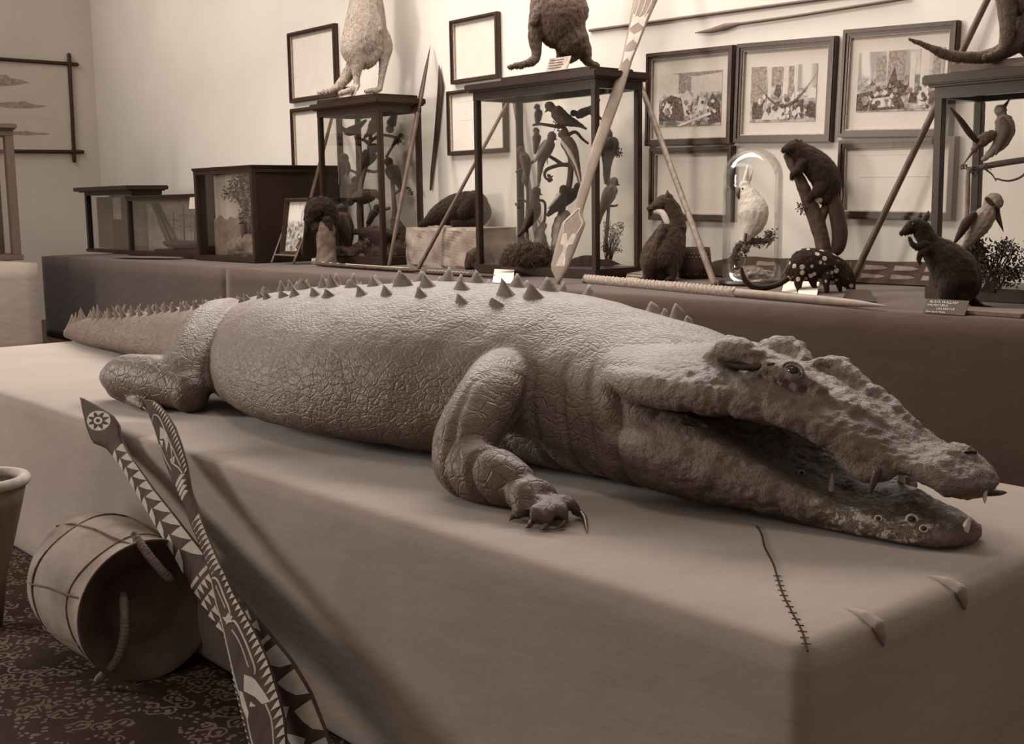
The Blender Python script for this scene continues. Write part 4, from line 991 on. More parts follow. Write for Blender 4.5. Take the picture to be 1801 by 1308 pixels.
th, ps, bo = creature('kangaroo', 'dark shaggy kangaroo cut by the top edge, standing on the parrot case', 'kangaroo', Vector((-6.5, 6.15, ZT2 + .03)), D, [
    [(985, -95, 20), (983, -55, 30), (982, -10, 42), (984, 25, 48), (992, 50, 42), (1002, 66, 30)],
    [(980, -95, 18), (970, -118, 17), (954, -124, 13), (936, -118, 7)],
    [(952, 30, 20, 10), (942, 62, 13, 14), (943, 92, 8.5, 14), (939, 106, 7.5, 16), (918, 114, 5.5, 28), (896, 118, 4, 34)],
    [(1005, 60, 25, -6), (1014, 84, 15, -8), (1006, 100, 9, -6), (988, 110, 6, 2), (972, 114, 4.5, 8)],
    [(988, 60, 13), (986, 84, 8, -14), (984, 104, 6, -14), (978, 112, 5, -10)],
    [(1010, 62, 22, -12), (1026, 88, 14, -16), (1034, 108, 8, -20), (1050, 116, 5, -26)],
    [(960, 0, 12, 24), (946, 24, 9, 30), (938, 40, 6, 32)]], F_MID,
    parts=[('ear', [[(966, -132, 5, 8), (964, -150, 6, 9), (962, -162, 2, 9)]], F_MID), ('ear', [[(974, -132, 5, -8), (976, -150, 6, -9), (977, -162, 2, -9)]], F_MID)], vox=1.6, bump=.006)
p0 = ps.p(945, 127, 46); p0 = Vector((p0.x, 5.955, ZT2 + .03)); mb = MB(); mb.prism([p0, p0 + Vector((.22, 0, 0)), p0 + Vector((.22, .04, .09)), p0 + Vector((0, .04, .09))], Vector((0, 1, 0)), .005)
lcd = tag(mb.build('label_card', M_SPLIT), 'lettered card at the feet of the dark kangaroo', 'card')
uz_ = Vector((0, .04, .09)).normalized(); letter_lines(lcd, p0 + uz_ * .075 + Vector((.02, 0, 0)), Vector((1, 0, 0)), uz_, .18, 4, .020, Vector((0, -.09, .04)).normalized())
board_on('mounting_board', 'pale board on top of the kookaburra case', -3.36, -2.1, 5.92, 6.34, ZT4, .05, M_MID)
D = depth(Vector((-2.95, 6.1, ZT4 + .05)))
th, ps, bo = creature('kangaroo', 'kangaroo with a long pale tail on the kookaburra case, mostly out of frame', 'kangaroo', Vector((-2.6, 6.1, ZT4 + .05)), D, [
    [(1600, 69, 2.5), (1630, 81, 5), (1662, 95, 8), (1700, 101, 9), (1740, 98, 11), (1780, 80, 16), (1806, 52, 22), (1818, 20, 28)],
    [(1768, -10, 16, 14), (1772, 30, 14, 16), (1771, 62, 11, 18), (1762, 88, 8, 18), (1748, 97, 7, 24), (1732, 101, 5, 30)],
    [(1820, 70, 30), (1830, 20, 40), (1835, -40, 44), (1830, -110, 34), (1828, -160, 20)], [(1800, 0, 26, 8), (1775, -15, 16, 14)], [(1828, -160, 18), (1815, -185, 16), (1796, -184, 9)],
    [(1838, 50, 18, -10), (1836, 86, 9, -10), (1824, 100, 6, -4), (1806, 104, 5, 2)]], F_MID, vox=1.6)
# cockatoo under a glass dome
D = gd(1322, 498); ps = PS(D)
bc = onz(1322, 500, BZ)
th = thing('glass_dome', bc, 'tall glass dome over the white cockatoo', 'glass dome')
R = 51 * ps.k; Hd = (ps.p(1322, 266) - ps.p(1322, 500)).length
prof = [(R, .035)] + [(R, .035 + (Hd - R - .035) * i / 6) for i in range(1, 7)] + [(R * math.cos(a), Hd - R + R * math.sin(a)) for a in [math.pi / 2 * i / 12 for i in range(1, 12)]] + [(.002, Hd)]
inn = [(max(.001, r - .003), z - (.003 if z > Hd - R else 0)) for r, z in prof][::-1]
v, f = lathe(prof + inn + [prof[0]], 48, bc); link('dome', mesh(v, f, True), M_GLASS, th)
v, f = lathe([(.001, .001), (R * 1.12, .001), (R * 1.14, .015), (R * 1.08, .03), (R * .98, .036), (.001, .036)], 48, bc); link('base', mesh(v, f, False), M_DARK, th)
th, p2, bo = creature('cockatoo', 'white cockatoo perched under the glass dome', 'cockatoo', ps.p(1319, 420), D, [
    [(1310, 327, 9), (1312, 334, 13), (1318, 350, 19), (1324, 370, 25), (1323, 390, 22), (1316, 408, 14), (1308, 424, 7), (1303, 438, 4)]], F_WHITE,
    tuft=2.5, parts=[('crest', [[(1311, 320, 5), (1313, 306, 4), (1315, 291, 1.2)], [(1315, 322, 4), (1320, 310, 3), (1323, 300, 1)]], F_WHITE), ('beak', [[(1302, 334, 5, 2), (1299, 343, 4.4, 3), (1303, 352, 1.5, 3)]], M_HORN),
           ('wing', [[(1336, 358, 6, 8), (1340, 378, 8, 8), (1332, 400, 6, 6), (1320, 418, 2.5, 4)]], F_WHITE), ('foot', [[(1312, 412, 3, 10), (1310, 424, 2, 10)]], M_HORN), ('foot', [[(1322, 410, 3, 6), (1322, 424, 2, 6)]], M_HORN)])
eye(ps, th, 1306, 332, 1.8, 10)
th = thing('branch_mount', ps.p(1318, 480), 'lichen covered branch on a pale stone beneath the cockatoo', 'branch')
mb = MB(); mb.tube([ps.p(*q) for q in ((1296, 492), (1291, 462), (1294, 440), (1306, 426), (1326, 424), (1346, 424), (1356, 410))], [5 * ps.k, 5 * ps.k, 6 * ps.k, 7 * ps.k, 6 * ps.k, 5 * ps.k, 3 * ps.k], 10); mb.build('branch', M_BARK, th)
mb = MB()
for q in ((1300, 432), (1316, 426), (1334, 428), (1350, 424), (1356, 412), (1294, 452), (1296, 474), (1308, 440)): leaf_clump(mb, ps.p(*q), 10 * ps.k, 60, 7 * ps.k, rd)
mb.build('lichen', M_LEAF2, th)
v, f = ps.chain([(1290, 488, 8), (1316, 482, 15), (1344, 486, 12), (1356, 490, 7)]); link('stone', fuse([(v, f)], 1.3 * ps.k, 1, lambda c: .010 * noise.noise(c * 45)), plain(.30, .9, .1, .35, 60, .8, name='coral_stone'), th)

# ---- birds: body chain from head to tail, wing, beak and legs
def bird(label, D, head, chain, beak=None, mat=None, wing=None, wmat=None, legs=(), name='bird', cat='bird'):
    ps = PS(D); th = thing(name, ps.p(head[0], head[1]), label, cat, 'birds in the ' + ('dark bird case' if 'dark bird case' in label else 'kookaburra case' if ps.p(head[0], head[1]).x > -4 else 'parrot case'))
    pts = [head] + list(chain)
    pts = [(q[0], q[1], q[2] * 1.12) + tuple(q[3:]) for q in pts]
    h0, b0 = pts[0], pts[1]; o0 = h0[3] if len(h0) > 3 else 0; hr = h0[2] * 1.08
    dl = math.hypot(b0[0] - h0[0], b0[1] - h0[1]); fr = min(.55, hr * .75 / max(dl, .1))
    pts = [(h0[0] - (b0[0] - h0[0]) * .12, h0[1] - (b0[1] - h0[1]) * .12, hr, o0), (h0[0] + (b0[0] - h0[0]) * fr, h0[1] + (b0[1] - h0[1]) * fr, hr * .80, o0)] + pts[1:]
    if len(pts) > 4: pts[-1] = pts[-1][:2] + (max(pts[-1][2], 2.4),) + pts[-1][3:]
    link('body', fuse([ps.chain(pts, 12, 4)], max(.003, .6 * ps.k), 1, lambda c: .0035 * noise.noise(c * 60)), mat or F_BIRD, th)
    if not wing and len(pts) > 3:
        j = max(range(len(pts)), key=lambda i: pts[i][2]); a, b = pts[max(1, j - 1)], pts[j]; c = pts[min(len(pts) - 1, j + 1)]
        wing = [(a[0], a[1], a[2] * .35, a[2] * .8), (b[0], b[1], b[2] * .6, b[2] * .72), (c[0], c[1], c[2] * .6, c[2] * .8), (2 * c[0] - b[0], 2 * c[1] - b[1], 1.2, c[2] * .5)]
        wmat = {F_BIRD: F_BLACK, F_BIRD2: F_BIRD, F_BIRD3: F_BIRD2}.get(mat or F_BIRD, F_BIRD)
    if beak:
        mb = MB(); bx = (head[0] + (beak[0] - head[0]) * 1.25, head[1] + (beak[1] - head[1]) * 1.25); mb.add(*ps.cone((head[0], head[1]), bx, head[2] * .62), 0, True); mb.build('beak', M_HORN, th)
    if wing:
        mb = MB(); mb.add(*ps.chain(wing, 10, 4), 0, True); mb.build('wing', wmat or mat or F_BIRD, th)
    for a, b in legs:
        mb = MB(); mb.tube([ps.p(*a), ps.p(*b)], [1.1 * ps.k, .8 * ps.k], 6); mb.build('leg', M_HORN, th)
    return th
def tree(label, D, branches, mat=M_BARK, n=8, tufts=(), name='perch_branch'):
    ps = PS(D); th = thing(name, ps.p(*branches[0][0][:2]), label, 'branch')
    mb = MB()
    for b in branches:
        R = spline([(q[0], q[1], q[2], q[3] if len(q) > 3 else 0) for q in b], 4)
        mb.tube([ps.p(q[0], q[1], q[3]) for q in R], [q[2] * ps.k for q in R], n)
    mb.build('branches', mat, th)
    if tufts:
        mb = MB()
        for x, y, r, k in tufts: leaf_clump(mb, ps.p(x, y, 2), r * ps.k, k, 6 * ps.k, rd)
        mb.build('leaves', M_LEAF, th)
    return th
# first case
D1 = depth(Vector((-9.35, 6.40, 1.6))); ps = PS(D1)
tree('bare branching perch inside the case of dark birds', D1, [
    [(640, 455, 9), (636, 420, 6), (632, 380, 5), (634, 330, 4.5), (644, 290, 4), (650, 255, 4), (652, 235, 3)], [(652, 258, 3.5), (640, 246, 3), (628, 248, 2)], [(640, 285, 3), (632, 262, 2.5), (626, 252, 1.6)],
    [(632, 306, 2.5), (618, 300, 2.2), (608, 297, 1.6)], [(650, 250, 3), (668, 238, 2.6), (690, 240, 2.5), (702, 246, 2)], [(680, 275, 2.5), (690, 258, 2.2), (698, 250, 1.6)], [(640, 420, 4), (650, 392, 3.5), (664, 374, 3), (684, 366, 3)],
    [(690, 440, 7), (694, 380, 5), (692, 340, 4), (690, 320, 3.5)], [(694, 340, 3), (708, 332, 2.4), (720, 331, 2), (722, 342, 1)], [(646, 300, 3), (660, 302, 2.6), (672, 296, 2)]], tufts=[(702, 246, 8, 40), (722, 338, 6, 20)])
bird('slim dark bird at upper left of the dark bird case, tail raised', D1, (602, 227, 4.5), [(611, 231, 6.5), (622, 229, 7.5), (632, 221, 5), (643, 212, 2)], (597, 227), legs=(((622, 234, 2), (625, 246, 2)),))
bird('dark bird at the very top of the dark bird case, beside the corner post', D1, (659, 206, 6), [(658, 216, 8), (654, 228, 7.5), (647, 236, 4), (641, 241, 2)], (665, 203))
bird('pale bird high in the dark bird case, right of the corner post', D1, (686, 226, 6), [(688, 218, 8), (692, 208, 6), (696, 198, 3)], (680, 230), F_BIRD2)
bird('small dark bird at the tip of the high right branch in the dark bird case', D1, (705, 240, 5), [(701, 244, 7), (695, 250, 4)], (711, 242))
bird('dark round backed bird in the middle of the dark bird case', D1, (656, 262, 8), [(652, 270, 12), (645, 280, 11), (636, 292, 6), (628, 306, 3)], (664, 260))
bird('dark bird clinging at the left pane of the dark bird case', D1, (605, 279, 7), [(604, 288, 9), (602, 300, 7), (599, 312, 3.5), (597, 324, 2)], (598, 276), wing=[(609, 282, 4, 6), (612, 295, 5, 6), (611, 308, 2, 6)])
bird('dark bird peering over the back of the large low bird in the dark bird case', D1 + .06, (626, 320, 8), [(624, 328, 11), (620, 342, 10), (616, 352, 6)], (619, 318))
bird('large dark bird standing level in the dark bird case, head lowered', D1, (617, 354, 6), [(625, 349, 9), (638, 346, 12), (652, 343, 10), (660, 340, 6), (666, 348, 3)], (611, 364), legs=(((638, 356, 2), (632, 392, 2)), ((648, 354, 2), (652, 368, 2))))
bird('large dark bird behind the slanting spear in the dark bird case', D1, (684, 286, 7), [(688, 296, 11), (694, 308, 11), (701, 322, 6), (706, 334, 3)], (676, 286))
bird('dark upright bird beside the hunched animal in the dark bird case', D1, (600, 368, 7), [(602, 380, 12), (607, 398, 14), (610, 416, 11), (612, 432, 6)], (592, 370))
bird('small dark bird on the low branch in the dark bird case', D1 - .03, (662, 366, 5), [(658, 374, 7), (652, 382, 5), (646, 392, 2.5)], (668, 366), legs=(((658, 380, 2), (656, 390, 2)),))
bird('dark ground bird low in the dark bird case', D1 - .05, (628, 408, 5), [(640, 410, 9), (660, 412, 14), (680, 414, 12), (700, 410, 5)], (621, 408))
def mound(name, label, rows, D, mat, amp=.03, fr=12, vox=.014, z=BZ + .072, tufts=None):
    ps = PS(D); th = thing(name, ps.p(rows[0][0], rows[0][1]), label, 'mound')
    me = fuse([ps.chain(r) for r in rows[1:]], vox, 2, lambda c: amp * noise.noise(c * fr))
    for v_ in me.vertices: v_.co.z = max(v_.co.z, z)
    link('mound', me, mat, th)
    if tufts:
        mb = MB()
        for x, y, r, n in tufts: leaf_clump(mb, ps.p(x, y, 10), r * ps.k, n, 9 * ps.k, rd, 0, .8, 1.5)
        mb.build('grass', M_LEAF2, th)
mound('moss_mound', 'dark mossy ground inside the dark bird case', [(640, 455), [(576, 448, 8), (600, 446, 14), (640, 446, 20), (680, 446, 22), (710, 444, 18), (722, 442, 10)], [(696, 440, 14), (700, 410, 14), (696, 392, 9)]], D1, M_MOSS, tufts=[(650, 426, 14, 70), (640, 436, 12, 40)])
# second case
D2 = depth(Vector((-6.65, 6.20, 1.6)))
tree('branching perch with many arms inside the parrot case', D2, [
    [(985, 455, 12), (984, 410, 8), (988, 370, 6), (1000, 330, 5.5), (1004, 292, 5), (1000, 250, 4.5), (992, 225, 4), (975, 222, 3), (950, 218, 2.5), (938, 220, 2)], [(1000, 290, 4), (985, 290, 3.5), (962, 298, 3), (958, 310, 2.5), (966, 318, 2)],
    [(990, 290, 3.5), (972, 278, 3), (955, 272, 2.5), (930, 290, 2.2), (908, 302, 2)], [(998, 238, 3.5), (1012, 232, 3), (1024, 244, 2.4), (1034, 252, 2)], [(966, 318, 3), (970, 316, 2.2)], [(930, 440, 4), (926, 400, 3), (928, 350, 2.6), (926, 310, 2.4)],
    [(944, 352, 2.4), (958, 356, 2.4), (958, 385, 2.4), (954, 394, 3)], [(926, 355, 2), (914, 350, 1.8), (910, 366, 1.4)], [(1064, 440, 4), (1070, 370, 3), (1070, 310, 3), (1078, 276, 2.4), (1088, 272, 1.8)], [(1068, 362, 2.4), (1082, 362, 2), (1086, 360, 1.4)]],
    tufts=[(980, 222, 9, 60), (1088, 268, 7, 40), (966, 312, 6, 30), (912, 360, 6, 24)])
bird('small upright bird at the upper left of the parrot case', D2, (945, 189, 4.5), [(947, 198, 6.5), (946, 209, 5.5), (944, 219, 2.5)], (939, 190), F_BIRD2)
bird('large grey parrot slanting across the top of the parrot case', D2, (968, 188, 7.5), [(978, 196, 11), (990, 208, 11.5), (1004, 214, 8), (1020, 220, 4), (1030, 226, 2)], (960, 196), F_BIRD2, [(984, 198, 6, 8), (1000, 208, 6, 8), (1022, 222, 2, 6)], F_BIRD)
bird('dark swooping bird at the top of the parrot case, beside the corner post', D2, (1010, 199, 5), [(1018, 201, 7), (1028, 197, 7), (1042, 190, 5), (1054, 176, 2)], (1004, 203), F_BIRD, [(1036, 196, 4, 4), (1048, 203, 4, 4), (1060, 211, 1.5, 4)])
bird('small bird just below the highest left perch in the parrot case', D2 + .05, (943, 231, 5), [(944, 241, 7), (943, 254, 5.5), (941, 268, 2.5)], (938, 229), F_BIRD2)
bird('long tailed pale winged parrot facing right in the parrot case', D2 - .05, (970, 241, 7), [(966, 252, 10), (958, 266, 11), (952, 284, 6.5), (949, 304, 4), (947, 326, 2)], (978, 245), F_BIRD2, [(962, 250, 5, 9), (952, 266, 5, 9), (940, 284, 2, 7)], F_BIRD3, legs=(((962, 276, 4), (963, 288, 4)),))
bird('long tailed parrot with white edged wing facing left in the parrot case', D2 - .05, (990, 237, 6.5), [(996, 248, 10.5), (1004, 262, 11), (1010, 280, 8.5), (1016, 302, 5), (1022, 328, 2)], (983, 239), F_BIRD2, [(989, 250, 3, 9), (1002, 268, 4, 10), (1014, 294, 2, 8), (1021, 322, 1, 5)], F_CREAM)
bird('slim grey bird alone on the far left perch in the parrot case', D2, (916, 264, 5), [(921, 275, 8), (925, 287, 8.5), (926, 302, 6), (924, 316, 6), (926, 326, 3)], (910, 262), F_BIRD2)
bird('black bird with drooping tail low on the left in the parrot case', D2 - .05, (943, 338, 7), [(941, 354, 8), (939, 372, 11), (930, 390, 8), (921, 404, 4.5), (912, 415, 2.5)], (952, 342), F_BIRD, legs=(((944, 384, 4), (950, 393, 4)),))
bird('dark bird with white barred wing beside the painted paddle in the parrot case', D2 - .05, (991, 334, 6.5), [(988, 345, 9), (984, 357, 11), (974, 367, 7), (964, 378, 3)], (998, 333), F_BIRD, [(984, 342, 3, 11), (974, 354, 3.4, 11), (964, 366, 1.4, 8)], F_CREAM)
bird('small dark bird half hidden by the painted paddle shaft in the parrot case', D2, (1016, 329, 6), [(1010, 338, 8), (1002, 350, 7), (996, 360, 3)], (1021, 325), F_BIRD)
bird('round bodied black bird right of the paddle shaft in the parrot case', D2, (1068, 238, 9), [(1072, 250, 15), (1070, 264, 14), (1068, 284, 8), (1066, 306, 5), (1065, 322, 2)], (1058, 240), F_BIRD)
bird('grey hawk like bird facing right in the parrot case, low perch', D2, (1079, 321, 7), [(1076, 332, 10), (1070, 345, 11), (1062, 362, 7), (1056, 380, 4), (1053, 396, 2)], (1088, 325), F_BIRD2, legs=(((1071, 354, 4), (1072, 364, 4)),))
th, ps, bo = creature('echidna', 'dark bristly animal lying low in the bottom of the parrot case', 'animal', onz(930, 470, BZ), D2 - .1, [
    [(884, 460, 6), (898, 452, 16), (922, 448, 21), (950, 454, 20), (972, 464, 12), (986, 470, 5)], [(900, 462, 8), (940, 466, 10), (965, 470, 8)]], F_BROWN, bump=.012)
for v_ in bo.data.vertices: v_.co.z = max(v_.co.z, BZ + .072)
mb = MB()
for _ in range(420):
    i = rd.randrange(len(bo.data.vertices)); v_ = bo.data.vertices[i]
    if v_.co.z > BZ + .09:
        d = (v_.normal + Vector((-.6, 0, .3)) + Vector((rd.uniform(-.3, .3), rd.uniform(-.3, .3), rd.uniform(-.3, .3)))).normalized() * .045
        b = d.orthogonal().normalized() * .003; mb.add([v_.co - b, v_.co + b, v_.co + d], [(0, 1, 2)])
o = mb.build('quills', F_MID, th); o['kind'] = 'stuff'
mound('moss_mound', 'dark mossy ground inside the parrot case', [(1000, 470), [(985, 470, 8), (1020, 466, 16), (1060, 468, 14), (1096, 476, 8)], [(880, 476, 4), (930, 478, 6), (985, 478, 6)]], D2 - .02, M_MOSS)
ps = PS(D2); th = thing('tree_stump', ps.p(955, 440), 'pale peeling stump between birds low in the parrot case', 'stump')
link('trunk', fuse([ps.chain([(956, 456, 15), (952, 430, 11), (950, 408, 9), (958, 396, 6)]), ps.chain([(985, 456, 16), (984, 420, 15), (986, 392, 13), (994, 380, 9)])], 1.2 * ps.k, 1, lambda c: .012 * noise.noise(c * 20)), plain(.26, .9, .1, .6, 18, .6, (1, 1, .4), 'peeling_bark'), th)
th = thing('dried_shrub', ps.p(1075, 440), 'twiggy dried shrub at the right of the parrot case', 'plant')
mb = MB()
for k in range(26):
    a = ps.p(1070 + rd.uniform(-6, 6), 458); b = ps.p(1076 + rd.uniform(-18, 22), rd.uniform(385, 430), rd.uniform(-10, 10)); mb.tube([a, a.lerp(b, .5) + Vector((rd.uniform(-.02, .02), 0, .02)), b], [.004, .003, .0015], 5)
mb.build('twigs', M_BARK, th); mb = MB()
for k in range(16): leaf_clump(mb, ps.p(1076 + rd.uniform(-14, 16), rd.uniform(388, 445)), 7 * ps.k, 16, 5 * ps.k, rd)
mb.build('leaves', M_LEAF2, th)
# third case
D4 = depth(Vector((-2.95, 6.12, 1.5)))
tree('crooked branch with a few leaves in the kookaburra case', D4, [[(1704, 500, 6), (1700, 420, 4), (1702, 340, 4.5), (1704, 300, 4), (1720, 296, 5), (1745, 290, 6), (1775, 285, 6), (1810, 280, 6)], [(1730, 295, 2), (1744, 306, 1.4), (1752, 318, 1)], [(1752, 314, 1.4), (1775, 318, 1.8), (1800, 308, 2.2), (1816, 282, 3)]],
     tufts=[(1716, 300, 9, 50), (1694, 292, 7, 30), (1735, 292, 8, 40)], mat=plain(.16, .8, .2, .4, 18, .4, name='pale_branch'))
bird('brown bird with wings spread in the kookaburra case', D4, (1714, 262, 5), [(1722, 252, 9), (1734, 243, 10), (1748, 236, 7), (1754, 234, 3)], (1695, 288), F_BIRD2, [(1716, 246, 5, 6), (1704, 232, 6, 8), (1690, 212, 5, 10), (1672, 190, 2, 12)], F_BIRD)
bird('pale bird with raised beak at the upper right of the kookaburra case', D4, (1760, 196, 9), [(1764, 210, 13), (1768, 228, 15), (1760, 250, 12), (1746, 266, 7), (1730, 280, 4)], (1774, 177), F_BIRD3)
bird('kookaburra with pale breast and heavy downward beak', D4 - .05, (1746, 358, 14), [(1734, 378, 16), (1720, 400, 16), (1706, 420, 9), (1694, 436, 5), (1686, 446, 2.5)], (1761, 397), F_BIRD3, [(1712, 378, 7, 12), (1700, 392, 9, 13), (1688, 412, 6, 10), (1678, 428, 2, 8)], F_BIRD, legs=(((1716, 416, 6), (1722, 432, 6)),))
ps = PS(D4 - .05); kb = [o for o in COL.objects if o.get('label', '').startswith('kookaburra with')][0]
mb = MB(); mb.add(*ps.chain([(1736, 350, 4, 9), (1746, 360, 5, 10.5), (1755, 370, 4, 8)]), 0, True); mb.build('eye_stripe', F_BIRD, kb); eye(ps, kb, 1749, 364, 2.2, 16)
th = thing('dried_shrub', PS(D4).p(1740, 480), 'dark bushy shrub filling the foot of the kookaburra case', 'plant')
ps = PS(D4); mb = MB()
for k in range(70):
    c = ps.p(rd.uniform(1700, 1800), rd.uniform(425, 520), rd.uniform(-14, 14))
    if c.z > BZ + .10: leaf_clump(mb, c, 14 * ps.k, 26, 8 * ps.k, rd)
mb.build('leaves', M_LEAF, th); mb = MB()
for k in range(14):
    a = ps.p(1730 + rd.uniform(-10, 30), 512); b = ps.p(1740 + rd.uniform(-40, 50), rd.uniform(400, 450)); mb.tube([a, a.lerp(b, .5), b], [.006, .004, .002], 5)
mb.build('stems', M_BARK, th)
# ------------------------------------------------------------------ poles, spears, clubs, paddle, boards and cards on the bench
M_POLE = plain(.09, .45, .4, .35, 30, .1, (1, 1, .2), 'pole_wood')
M_BAMB = plain(.16, .5, .35, .4, 26, .15, (1, 1, .25), 'streaked_pole')
M_WOODL = plain(.20, .5, .3, .2, 14, .08, (1, 1, .3), 'light_carved_wood')
M_WHITE = plain(.42, .8, .15, .12, 30, 0, name='white_paint')
M_WOODD = plain(.06, .75, .1, .35, 20, .1, (1, 1, .25), 'dark_carved_wood')
def pole(name, label, cat, a, b, r0, r1, mat, tip=None, n=10):
    th = thing(name, a, label, cat); d = (Vector(b) - Vector(a))
    mb = MB(); mb.tube([a, Vector(a) + d * .33, Vector(a) + d * .66, b], [r0, r0 * .6 + r1 * .4, r0 * .3 + r1 * .7, r1], n); mb.build('shaft', mat, th)
    if tip:
        e = Vector(b) + d.normalized() * tip[0]
        mb = MB(); mb.tube([b, Vector(b).lerp(e, .25), Vector(b).lerp(e, .7), e], [r1, tip[1], tip[1] * .6, .002], n, flat=.5, side=(0, -1, 0)); mb.build('blade', tip[2], th)
    return th
# spear in front of the first case
a = onz(684, 470, BZ) + Vector((0, 0, .012)); e = ony(757, 80, WY - .03); b = a.lerp(e, .68)
pole('spear', 'long spear with broad dark point leaning past the dark bird case', 'spear', a, b, .016, .022, M_POLE, ((e - b).length, .034, M_DARK2))
# pole crossing in front of the curled animal
a = onz(737, 473, BZ) + Vector((0, 0, .012)); b = ony(905, 158, WY - .03)
pole('pole', 'straight pole slanting up behind the parrot case from the draped block', 'pole', a, b, .017, .014, M_POLE)
# pole behind the parrot case, seen through its glass
b = ony(902, 160, WY - .08); a = ony(926, 300, WY - .06)
dd = (a - b).normalized(); t_ = (BZ + .02 - a.z) / dd.z; a2 = a + dd * t_
pole('pole', 'upright brown pole on the wall seen through the parrot case glass', 'pole', Vector((a2.x, WY - .05, BZ + .012)), b, .026, .020, M_MID)
a = onz(1256, 503, BZ) + Vector((0, 0, .016)); b = ony(1126, 148, WY - .25)
pole('pole', 'streaked pole leaning from the cockatoo dome to the parrot case', 'pole', a, b, .021, .020, M_BAMB)
b = ony(1738, 8, WY - .03); a = Vector((0, 0, 0)); q1 = ony(1530, 440, WY - .45)
q0 = onz(1497, 500, BZ); a = Vector((q0.x, q0.y, BZ + .015)); b = b + (b - a).normalized() * .5; b.y = min(b.y, WY - .02)
pole('pole', 'dark pole slanting up from the spotted quoll behind the kookaburra case', 'pole', a, b, .021, .019, M_POLE)
# hung on the wall
q = [ony(x, y, WY - .02) for x, y in ((772, 114), (775, 150), (768, 235), (760, 300), (757, 334))]
th = thing('wooden_club', q[2], 'narrow leaf shaped dark wooden blade hung between the two tall cases', 'club')
mb = MB(); mb.tube(q, [.004, .040, .034, .022, .012], 12, flat=.35, side=(0, -1, 0)); mb.build('blade', M_DARK2, th)
q = [ony(x, y, WY - .02) for x, y in ((1222, 58), (1250, 54), (1275, 47), (1300, 42), (1400, 28), (1475, 16), (1600, -4))]
th = thing('spear', q[3], 'slim spear hung level high on the wall above the framed photographs', 'spear')
mb = MB(); mb.tube(q[:4], [.003, .018, .024, .012], 10, flat=.6, side=(0, -1, 0)); mb.build('point', M_MID, th)
mb = MB(); mb.tube(q[3:], [.011, .010, .010, .010], 8); mb.build('shaft', M_MID, th)
qa, qb = ony(1138, 40, WY - .015), ony(1330, 14, WY - .015)
mb = MB(); mb.tube([qa + (qa - qb) * .6, qa, qb, qb + (qb - qa) * 1.0], [.012] * 4, 8); tag(mb.build('picture_rail_rod', M_MID), 'thin level rod on the wall above the hung spear', 'rod')
# patterned stick leaning left of the first case
a = onz(517, 466, BZ) + Vector((0, 0, .02)); b = ony(588, 190, WY - .03)
th = thing('throwing_stick', a, 'long stick with banded lower end leaning left of the dark bird case', 'stick')
d = b - a; L = d.length; dn = d.normalized(); sdv = Vector((0, -1, 0)); sdv = (sdv - dn * sdv.dot(dn)).normalized(); wv = dn.cross(sdv)
mb = MB(); mb.tube([a, a + d * .1, a + d * .4, a + d * .8, b], [.022, .034, .036, .034, .030], 12, flat=.4, side=sdv); mb.build('shaft', M_WOODD, th)
mb = MB()
for k in range(9):
    c = a + dn * (.12 + .075 * k); mb.tube([c - wv * .030 * (1 if k % 2 else -1) + sdv * .014, c + dn * .03 + sdv * .0165, c + wv * .028 * (1 if k % 2 else -1) + dn * .05 + sdv * .012], [.006, .008, .004], 6)
mb.build('painted_band', M_WHITE, th)
# small easel and its picture
ea, eb = onz(478, 463, BZ) + Vector((0, 0, .01)), onz(516, 466, BZ) + Vector((0, 0, .01))
th = thing('picture_easel', ea, 'little splay legged easel before the deep dark case', 'easel')
for p_, x_, y_ in ((ea, 499, 402), (eb, 541, 400)):
    mb = MB(); mb.tube([p_, ony(x_, y_, p_.y + .18)], .009, 8); mb.build('leg', M_MID, th)
mb = MB(); mb.tube([ea.lerp(ony(499, 402, ea.y + .18), .22) + Vector((0, 0, 0)), eb.lerp(ony(541, 400, eb.y + .18), .22)], .009, 8); mb.build('crossbar', M_MID, th)
yp = ea.y + .10
quad = [ony(x, y, yp) for x, y in ((499, 349), (540, 348), (540, 447), (500, 449))]
c = sum(quad, Vector()) / 4
framed('framed_picture', 'small dark framed picture propped on the little easel', 'picture', c, Vector((1, 0, 0)), Vector((0, .16, 1)).normalized(), Vector((0, -1, .16)).normalized(), (quad[1].x - quad[0].x) / 2, (quad[0].z - quad[3].z) / 2, .035, M_MOUNT, (.02, .98, .02, .98, m_print(7, .08, .5)), slip=False)
def lying(name, label, cat, a, b, rows, mat, flat=.5, dec=None):
    th = thing(name, a, label, cat); a, b = Vector(a), Vector(b)
    mb = MB(); mb.tube([a.lerp(b, t) for t, r in rows], [r for t, r in rows], 14, flat=flat, side=(0, 0, 1)); mb.build('shaft', mat, th)
    if dec:
        mb = MB(); dn = (b - a).normalized(); sv = Vector((0, 0, 1)); wv = dn.cross(sv); dec(mb, a, b, dn, sv, wv); mb.build('carved_pattern', M_WHITE, th)
    return th
h = .035
def dec1(mb, a, b, dn, sv, wv):
    L = (b - a).length
    for k in range(30):
        c = a + dn * L * (.35 + .55 * k / 30) + sv * .010; mb.tube([c - wv * .035 + dn * .02, c + wv * .022 - dn * .012 + sv * .006], .0055, 6)
    for k in range(3):
        c = a + dn * L * (.08 + .08 * k) + sv * .017; mb.ball(c, .016, 8, 0, (1.6, .7, .2))
lying('carved_club', 'flat carved club lying along the bench front below the dark bird case', 'club', onz(556, 468, BZ) + Vector((0, 0, .022)), onz(735, 481, BZ) + Vector((0, 0, .022)), [(0, .012), (.05, .040), (.5, .046), (.95, .040), (1, .02)], M_WOODD, .42, dec1)
